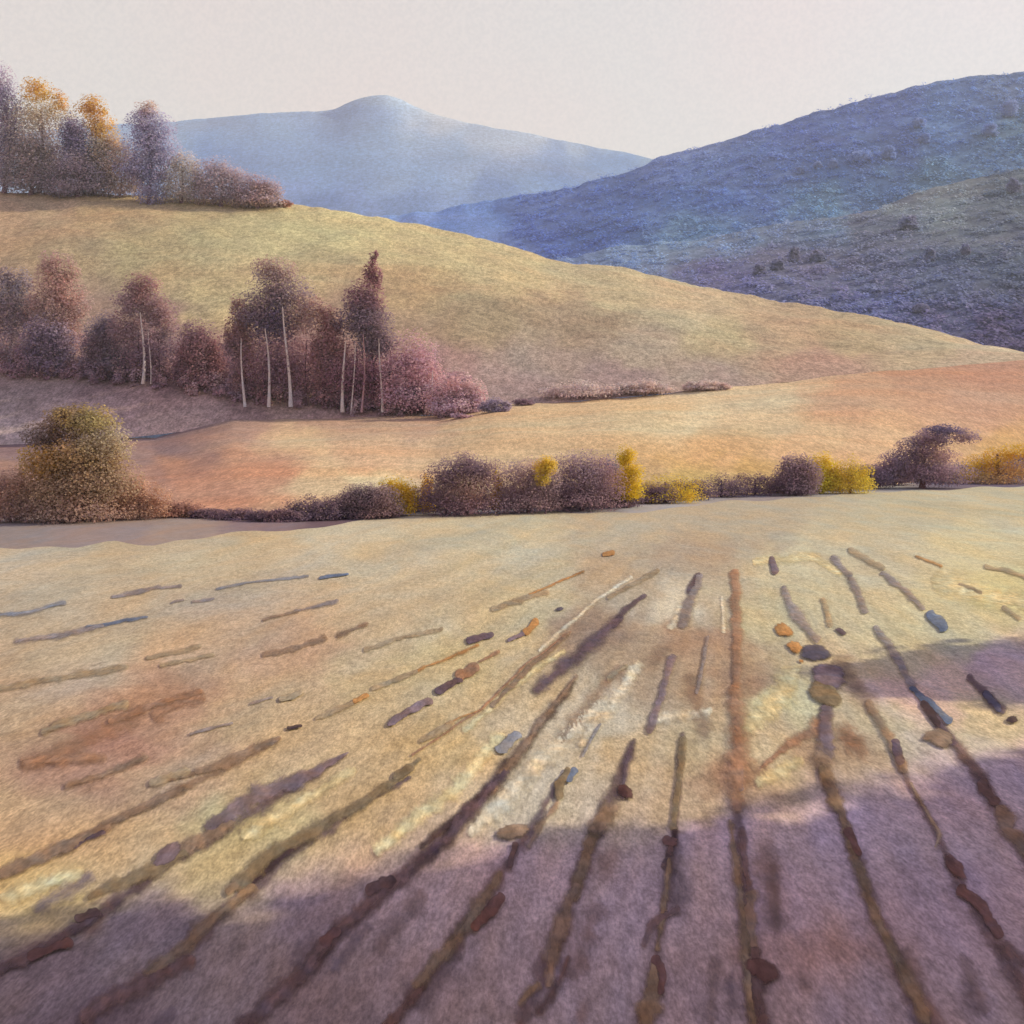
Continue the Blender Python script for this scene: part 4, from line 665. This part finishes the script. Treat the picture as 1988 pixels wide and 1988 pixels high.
ST = [  # centreline (picture scale 1932), width, colour, edge
 ([(35, 1212), (110, 1202), (190, 1184)], 18, 'L', 'soft'), ([(165, 1186), (215, 1176), (275, 1166)], 11, 'B', 'mid'), ([(0, 1300), (90, 1285), (235, 1260)], 18, 'T', 'mid'), ([(0, 1160), (60, 1156), (120, 1140)], 14, 'b', 'soft'),
 ([(215, 1128), (300, 1108)], 11, 'L', 'mid'), ([(305, 1110), (340, 1106)], 8, 'L', 'mid'), ([(325, 1138), (345, 1134)], 7, 'L', 'mid'), ([(365, 1137), (402, 1131)], 7, 'L', 'mid'), ([(410, 1112), (480, 1100), (580, 1088)], 7, 'b', 'mid'),
 ([(500, 1172), (560, 1155)], 12, 'W', 'soft'), ([(560, 1152), (635, 1135)], 12, 'L', 'soft'), ([(280, 1242), (375, 1220)], 12, 'T', 'mid'), ([(305, 1256), (400, 1235)], 11, 'T', 'mid'), ([(500, 1235), (550, 1225), (612, 1206)], 15, 'W', 'mid'), ([(640, 1200), (690, 1181)], 14, 'W', 'soft'),
 ([(690, 1226), (745, 1210), (832, 1187)], 11, 'T', 'mid'), ([(932, 1150), (980, 1135), (1030, 1118)], 15, 'T', 'mid'), ([(85, 1380), (120, 1362), (235, 1330)], 20, 'T', 'mid'), ([(210, 1360), (280, 1335), (375, 1308)], 17, 'R', 'mid'),
 ([(360, 1386), (400, 1376), (437, 1366)], 7, 'L', 'mid'), ([(50, 1440), (190, 1432)], 30, 'R', 'soft'), ([(130, 1485), (200, 1462), (272, 1430)], 22, 'W', 'soft'), ([(290, 1482), (350, 1462)], 24, 'T', 'mid'), ([(320, 1476), (362, 1464)], 14, 'W', 'mid'),
 ([(375, 1458), (420, 1446), (450, 1428), (525, 1395)], [22, 24, 34, 12], 'W', 'mid'), ([(0, 1648), (110, 1600), (200, 1560)], [40, 32, 24], 'W', 'mid'), ([(110, 1602), (190, 1570)], 22, 'P', 'mid'), ([(200, 1556), (270, 1525), (345, 1492)], 22, 'W', 'mid'),
 ([(475, 1330), (512, 1318)], 8, 'L', 'mid'), ([(600, 1355), (665, 1328)], 14, 'T', 'mid'), ([(705, 1302), (785, 1268)], 12, 'T', 'mid'), ([(790, 1266), (860, 1236), (900, 1220)], 11, 'O', 'soft'), ([(1000, 1122), (1100, 1080)], 8, 'O', 'soft'),
 ([(905, 1250), (940, 1232)], 9, 'R', 'mid'), ([(800, 1400), (850, 1370)], 20, 'T', 'mid'), ([(840, 1372), (905, 1340)], 8, 'O', 'soft'), ([(780, 1430), (900, 1345), (1000, 1250), (1075, 1195)], 9, 'R', 'soft'),
 ([(175, 1695), (230, 1668), (300, 1642), (345, 1608)], [26, 36, 40, 34], 'G', 'mid'), ([(335, 1612), (400, 1580), (430, 1560)], 34, 'W', 'mid'), ([(400, 1560), (460, 1520), (560, 1478), (655, 1425)], [40, 56, 40, 8], 'V', 'mid'),
 ([(440, 1680), (520, 1612), (600, 1568), (700, 1510), (790, 1440)], [40, 40, 34, 26, 12], 'G', 'mid'), ([(475, 1668), (540, 1615), (600, 1570)], 20, 'D', 'mid'),
 ([(0, 1838), (60, 1812), (120, 1775), (180, 1735)], [34, 30, 24, 30], 'P', 'mid'), ([(290, 1840), (390, 1750), (470, 1680)], [52, 44, 36], 'G', 'soft'), ([(170, 1920), (260, 1870), (350, 1820)], 52, 'P', 'soft'), 
 ([(450, 1950), (540, 1870), (640, 1750), (740, 1670), (850, 1580), (950, 1465)], [50, 46, 44, 40, 44, 40], 'P', 'soft'), ([(930, 1490), (980, 1425), (1030, 1350), (1085, 1280)], [38, 34, 24, 18], 'W', 'soft'), ([(560, 1850), (620, 1790)], 26, 'D', 'soft'), ([(800, 1600), (870, 1545), (930, 1480)], 30, 'D', 'soft'),
 ([(720, 1945), (760, 1905), (800, 1862)], [34, 30, 20], 'D', 'mid'), ([(790, 1855), (840, 1800), (890, 1735), (940, 1660)], [40, 46, 48, 30], 'G', 'soft'), ([(840, 1800), (880, 1740)], 30, 'D', 'soft'),
 ([(930, 1330), (1000, 1262), (1070, 1200)], 13, 'W', 'mid'), ([(1020, 1300), (1090, 1240), (1165, 1170)], [40, 48, 34], 'P', 'soft'), ([(1160, 1180), (1180, 1150), (1215, 1128)], 14, 'P', 'mid'), ([(1150, 1130), (1200, 1100), (1240, 1078)], 12, 'T', 'mid'),
 ([(1100, 1430), (1115, 1400), (1132, 1372)], 9, 'b', 'soft'), ([(1150, 1280), (1180, 1260)], 16, 'T', 'soft'), ([(1175, 1500), (1180, 1450), (1195, 1405)], 22, 'P', 'soft'), ([(1120, 1570), (1160, 1520)], 54, 'W', 'mid'), ([(1085, 1690), (1105, 1620), (1122, 1570)], [30, 30, 34], 'G', 'mid'), ([(1035, 1850), (1050, 1770), (1085, 1680)], [30, 60, 36], 'W', 'soft'), ([(985, 1890), (1010, 1860)], 30, 'G', 'soft'), ([(1020, 1905), (1050, 1860), (1070, 1810)], [34, 26, 22], 'D', 'soft'), ([(1000, 1600), (1030, 1545), (1050, 1520)], 22, 'W', 'soft'),
 ([(1228, 1380), (1250, 1310), (1268, 1245)], 20, 'V', 'mid'), ([(1316, 1308), (1325, 1260), (1336, 1205)], 10, 'L', 'mid'), ([(1270, 1560), (1282, 1470), (1290, 1400)], 18, 'G', 'mid'), ([(1250, 1640), (1262, 1620), (1272, 1570)], [10, 14, 18], 'D', 'mid'), ([(1240, 1790), (1255, 1700), (1262, 1630)], [22, 20, 14], 'G', 'soft'), ([(1215, 1785), (1232, 1745), (1275, 1722)], [16, 30, 22], 'P', 'mid'), ([(1215, 1945), (1225, 1890), (1235, 1830)], [44, 48, 30], 'G', 'mid'),
 ([(1288, 1175), (1300, 1140), (1320, 1095)], [28, 24, 26], 'L', 'mid'), ([(1300, 1115), (1318, 1088)], 16, 'P', 'mid'), ([(1390, 1290), (1390, 1190), (1388, 1085)], [24, 26, 26], 'R', 'mid'), ([(1392, 1510), (1395, 1420), (1388, 1310)], [60, 62, 46], 'R', 'soft'), ([(1395, 1432), (1390, 1360)], 13, 'V', 'mid'),
 ([(1420, 1932), (1400, 1720), (1378, 1555)], [40, 30, 22], 'G', 'soft'), ([(1416, 1690), (1406, 1640), (1400, 1570)], [30, 16, 20], 'P', 'mid'), ([(1424, 1800), (1412, 1735), (1418, 1700)], [24, 30, 42], 'W', 'mid'), ([(1440, 1945), (1430, 1890), (1424, 1800)], [40, 48, 30], 'D', 'mid'),
 ([(1480, 1112), (1495, 1150), (1535, 1205)], [14, 24, 32], 'L', 'mid'), ([(1560, 1420), (1558, 1350)], 40, 'V', 'mid'), ([(1560, 1450), (1545, 1420)], 62, 'W', 'soft'), ([(1610, 1600), (1585, 1530), (1555, 1460)], [30, 34, 36], 'G', 'mid'), ([(1745, 1920), (1680, 1790), (1640, 1700), (1610, 1610)], [40, 34, 36, 30], 'G', 'soft'), ([(1700, 1850), (1660, 1740)], 18, 'W', 'soft'),
 ([(1566, 1178), (1554, 1135)], 15, 'T', 'mid'), ([(1574, 1056), (1602, 1085)], 19, 'L', 'mid'), ([(1608, 1098), (1632, 1150)], [22, 24], 'L', 'mid'), ([(1606, 1040), (1664, 1072)], 16, 'T', 'mid'), ([(1666, 1085), (1700, 1110), (1740, 1148)], 15, 'L', 'mid'), ([(1654, 1190), (1690, 1240), (1722, 1300)], [18, 24, 20], 'L', 'mid'),
 ([(1750, 1330), (1795, 1400), (1860, 1480), (1900, 1540)], [22, 30, 22, 24], 'P', 'soft'), ([(1705, 1452), (1680, 1400), (1640, 1330)], [22, 22, 20], 'W', 'mid'), ([(1730, 1050), (1775, 1070)], 9, 'O', 'soft'), ([(1862, 1070), (1900, 1078), (1945, 1094)], 13, 'T', 'mid'), ([(1812, 1105), (1850, 1118)], 8, 'T', 'mid'), ([(1895, 1150), (1922, 1168)], 12, 'T', 'mid'),
 ([(1830, 1280), (1860, 1310), (1888, 1340)], [18, 26, 26], 'P', 'mid'), ([(1765, 1600), (1775, 1580), (1750, 1540), (1720, 1480)], [10, 18, 14, 8], 'T', 'soft'), ([(1890, 1540), (1910, 1580), (1945, 1620)], [44, 46, 42], 'W', 'mid'), ([(1900, 1800), (1930, 1860), (1950, 1920)], 44, 'P', 'soft'), ([(1890, 1790), (1945, 1830)], 40, 'P', 'soft')]
ST2 = [([(900, 1560), (980, 1480), (1060, 1400), (1130, 1330)], 60, 'H', 'soft'), ([(1100, 1400), (1160, 1320), (1200, 1260)], 36, 'H', 'soft'), ([(1285, 1150), (1268, 1180)], 26, 'H', 'soft'), ([(1362, 1130), (1366, 1190)], 14, 'H', 'soft'), ([(1240, 1360), (1330, 1345)], 34, 'H', 'soft'), ([(1020, 1225), (1130, 1130), (1190, 1090)], 12, 'H', 'soft'),
 ([(1420, 1370), (1470, 1320), (1500, 1270)], [50, 70, 40], 'Y', 'soft'), ([(1440, 1470), (1500, 1440)], 40, 'Y', 'soft'), ([(1430, 1060), (1530, 1050), (1580, 1080)], 26, 'Y', 'soft'), ([(1780, 1100), (1930, 1140)], 60, 'Y', 'soft'), ([(1060, 1230), (960, 1300), (880, 1380)], 20, 'Y', 'soft'), ([(720, 1600), (850, 1500), (940, 1400)], 44, 'Y', 'soft'), ([(470, 1580), (580, 1510), (660, 1460)], 34, 'Y', 'soft'), ([(20, 1690), (140, 1650)], 50, 'Y', 'soft'),
 ([(1225, 1260), (1262, 1215)], 60, 'Z', 'blot'), ([(1160, 1270), (1110, 1330), (1060, 1390)], 40, 'Z', 'blot'), ([(1305, 1290), (1330, 1380)], 50, 'Z', 'blot'), ([(1440, 1445), (1500, 1400), (1545, 1375)], [14, 34, 46], 'R', 'soft'), ([(1590, 1370), (1620, 1420)], 60, 'R', 'soft'), ([(1590, 1260), (1640, 1330)], 60, 'Z', 'blot'), ([(60, 1440), (160, 1400), (250, 1350)], 60, 'R', 'blot'), ([(300, 1345), (370, 1315)], 40, 'R', 'soft')]
for k in range(22):     # bluish and pinkish dapple of the shade, painted over the near ground
    a_ = random.uniform(-10, 1950); b_ = random.uniform(1640 if a_ < 1000 else 1560, 1930); r_ = random.uniform(40, 110); t_ = math.atan2(b_ - 900, a_ - 1390)
    ST2.append(([(a_, b_), (a_ + math.cos(t_) * r_, b_ + math.sin(t_) * r_)], random.uniform(30, 80), random.choice('SSSIVK'), 'blot'))
ROWS = [([(0, 1840), (180, 1735), (330, 1625), (430, 1570), (560, 1480), (650, 1430)], [40, 36, 36, 34, 40, 12], 'P'), ([(160, 1930), (340, 1800), (480, 1672), (600, 1575), (770, 1470)], [50, 44, 36, 30, 14], 'P'), ([(450, 1950), (600, 1800), (740, 1670), (850, 1580), (960, 1450), (1080, 1290)], [50, 46, 44, 44, 40, 20], 'D'),
 ([(720, 1945), (840, 1800), (940, 1660), (1000, 1570), (1060, 1470)], [40, 44, 40, 30, 18], 'P'), ([(985, 1920), (1040, 1800), (1085, 1680), (1130, 1560), (1190, 1420)], [48, 56, 44, 48, 26], 'P'), ([(1215, 1945), (1235, 1830), (1255, 1700), (1275, 1560), (1288, 1390)], [44, 44, 26, 24, 18], 'P'),
 ([(1430, 1945), (1415, 1800), (1400, 1660), (1392, 1540)], [56, 44, 36, 30], 'P'), ([(1760, 1950), (1690, 1810), (1640, 1700), (1600, 1580), (1555, 1450), (1558, 1340)], [48, 40, 36, 34, 44, 36], 'P'), ([(1950, 1900), (1880, 1790), (1810, 1670), (1760, 1560), (1700, 1450)], [52, 40, 30, 20, 18], 'P'), ([(1950, 1650), (1890, 1540), (1830, 1440), (1770, 1370)], [54, 44, 34, 24], 'P'), ([(0, 1650), (200, 1560), (350, 1490), (525, 1395)], [34, 28, 24, 16], 'W')]
for pts, w, c in ROWS: stroke(pts, w, P_[c], 'row', .6)
for pts, w, c, kd in ST2: stroke(pts, w, P_[c], kd, .15, 'soil_and_shade_patch')
for pts, w, c, kd in ST: stroke(pts, w, P_[c], kd)
CL = [
 ([(605, 1092), (655, 1086)], 7, 'B', 'blue-grey clod at the right end of the topmost thin streak in the left field'),
 ([(532, 1322), (566, 1308)], 14, 'T', 'flat taupe clod left of the small orange one in the middle of the field'),
 ([(545, 1375), (566, 1372)], 10, 'D', 'small dark brown clod above the brown double lump at left'),
 ([(670, 1325), (692, 1316)], 11, 'O', 'small pale orange clod in the taupe row at centre left'),
 ([(886, 1210), (925, 1200)], 16, 'P', 'dark brown clod with a blackish rim, left of the slate and orange pair'),
 ([(962, 1210), (985, 1199)], 11, 'V', 'slate violet clod touching the orange one near the field centre'),
 ([(992, 1194), (1010, 1176)], 14, 'O', 'orange clod right of the slate violet one near the field centre'),
 ([(1052, 1154), (1060, 1152)], 8, 'K', 'tiny blue-black clod above the orange and slate pair'),
 ([(828, 1305), (865, 1286)], 19, 'P', 'greyish purple clod leaning on the rust-orange one'),
 ([(868, 1276), (895, 1262)], 21, 'R', 'rust-orange clod at the upper end of the purple one'),
 ([(737, 1367), (760, 1350), (810, 1325)], 15, 'V', 'long lavender clod below the rust-orange one'),
 ([(748, 1470), (774, 1453)], 18, 'G', 'oval olive clod with a dark rim at the end of the olive row'),
 ([(300, 1628), (330, 1608)], 34, 'V', 'blue-violet lump in the broad row at lower left'),
 ([(1140, 1047), (1156, 1044)], 9, 'O', 'small amber clod near the hedge below the yellow column'),
 ([(60, 1818), (85, 1806), (130, 1790)], 20, 'M', 'dark maroon clod with two lobes near the lower left corner'),
 ([(150, 1740), (178, 1730)], 22, 'D', 'dark purple clod just above the two-lobed maroon one'),
 ([(700, 1680), (738, 1668)], 26, 'D', 'dark brown lump on the long row where it enters the shade'),
 ([(612, 1782), (634, 1762)], 22, 'M', 'dark maroon lump lower down the same long shaded row'),
 ([(898, 1752), (920, 1730), (942, 1700)], 24, 'M', 'crescent of wine-red earth beside the olive lump in the shade'),
 ([(950, 1575), (985, 1570)], 36, 'W', 'brown lump at the shadow edge above a short dark stick-like mark'),
 ([(962, 1640), (972, 1600)], 12, 'D', 'short dark upright mark hanging below the brown lump'),
 ([(1054, 1505), (1052, 1485), (1070, 1462)], 18, 'G', 'curved olive clod with a dark rim in the bright gap'),
 ([(1072, 1475), (1084, 1460)], 14, 'B', 'blue-grey clod at the top of the curved olive one'),
 ([(945, 1418), (975, 1392)], 22, 'b', 'pale blue oval clod in the bright streak'),
 ([(1180, 1496)], 26, 'M', 'round maroon clod on the row right of the curved olive one'),
 ([(1264, 1592)], 26, 'M', 'round dark clod on the shadow edge on the centre row'),
 ([(1236, 1815), (1252, 1840), (1246, 1875)], 18, 'M', 'hooked wine-red clod at the bottom of the centre row'),
 ([(1396, 1488), (1396, 1445)], 13, 'B', 'upright blue-grey clod on the rust-coloured row'),
 ([(1440, 1838)], 50, 'M', 'large rounded maroon clod, the darkest in the shaded foreground'),
 ([(1462, 1080), (1456, 1058)], 17, 'V', 'dark violet clod at the far end of the rows, nearest the hedge'),
 ([(1478, 1190)], 28, 'O', 'amber clod left of the lavender streak on the right field'),
 ([(1500, 1224)], 22, 'O', 'smaller amber clod directly under the other amber one'),
 ([(1512, 1250)], 8, 'O', 'tiny amber dot of earth under the two amber clods'),
 ([(1528, 1232), (1552, 1236)], 34, 'K', 'slate-blue lumpy clod topping the stacked lumps on the right field'),
 ([(1562, 1280)], 50, 'V', 'round violet-brown clod second in the stack of lumps'),
 ([(1558, 1312)], 46, 'G', 'olive-tan clod third in the stack of lumps'),
 ([(1600, 1570), (1620, 1612)], 17, 'M', 'slim dark maroon clod below the stack of lumps, in the shade'),
 ([(1582, 1190), (1592, 1197)], 13, 'P', 'small brown clod below the thin taupe streak at upper right'),
 ([(1757, 1164), (1780, 1185)], 22, 'B', 'steel-blue clod at the end of a slanting streak at upper right'),
 ([(1722, 1302), (1755, 1330), (1790, 1362)], 15, 'B', 'long steel-blue clod across the right-hand shadow'),
 ([(1745, 1330), (1768, 1368)], 20, 'D', 'brown clod under the long steel-blue one'),
 ([(1755, 1393), (1790, 1400)], 36, 'W', 'reddish-brown lump below the long steel-blue clod'),
 ([(1862, 1312), (1884, 1338)], 20, 'K', 'blue-black clod at the right in the narrow shadow'),
 ([(1905, 1360), (1915, 1360)], 14, 'D', 'little black-brown clod in the light strip near the right edge'),
 ([(1852, 1484), (1878, 1515)], 20, 'D', 'dark oblong clod in the shade near the right edge'),
 ([(1790, 1630), (1812, 1655)], 32, 'M', 'angular reddish-brown clod in the shaded right foreground'),
 ([(1815, 1685), (1850, 1715), (1885, 1768)], 24, 'M', 'long wine-brown clod below the angular one'),
 ([(1688, 1410), (1698, 1440)], 20, 'P', 'purple-brown clod at the lower end of a slanting row, on the shadow edge')]
for pts, w, c, lb in CL: stroke(pts, w, P_[c], 'hard', 1.15, 'soil_clod', lb)

# ------------------------------------------------------------------ trees right of the picture whose shade lies over the foreground
TAN = 1 / math.tan(SUN_EL)
def shade_tree(ex, ey, r, hc, lb, ry=1.0, n=9000):
    bx_, by_ = ex + SUN_TO.x * TAN * hc, ey + SUN_TO.y * TAN * hc
    root = bpy.data.objects.new('shade_tree', None); COL.objects.link(root); root.location = (bx_, by_, -0.02)
    tag(root, lb, 'tree', 'trees standing right of the field')
    L = [(0, 0, hc, r * ry, r, r * .92, 1.4, None), (0.3 * r, .4 * r, hc - .25 * r, r * .55, r * .5, r * .6, .7, None), (-.2 * r, -.4 * r, hc + .1 * r, r * .6, r * .55, r * .6, .7, None)]
    V, Fc, C = leaves(L, int(n * 2.6), r * .06, [(104, 92, 70), (124, 104, 74), (140, 116, 76)], K=K_SUN, clump=.11)
    mesh_obj('crown', V, Fc, leaf_m, C, root)
    trunk_mesh('trunk', 0, 0, hc, .28, .01, (92, 74, 66), root)
for a in [(-4.5, 4.1, 4.2, 12.5, 'dark tree nearest the viewer, right of the field'), (0.5, 6.0, 4.2, 12, 'broad tree second from the viewer, right of the field'), (4.6, 7.2, 4.4, 11, 'broad tree third from the viewer, right of the field'), (11.7, 11.5, 4.4, 10.5, 'tall tree fourth from the viewer, right of the field'), (9.6, 18.5, 2.3, 10, 'slim small-crowned tree farthest along the field edge'), (7.4, 17.5, 1.1, 10, 'slenderest tree with a tiny crown beside the slim ones'), (15.5, 19.6, 2.4, 11, 'slim tree right of the farthest one'), (3, 2, 4.2, 12, 'dark tree behind the viewer on the right'), (12, 4, 5, 9, 'wide tree behind the others on the right')]:
    shade_tree(*a)
print('objects', len(bpy.data.objects))
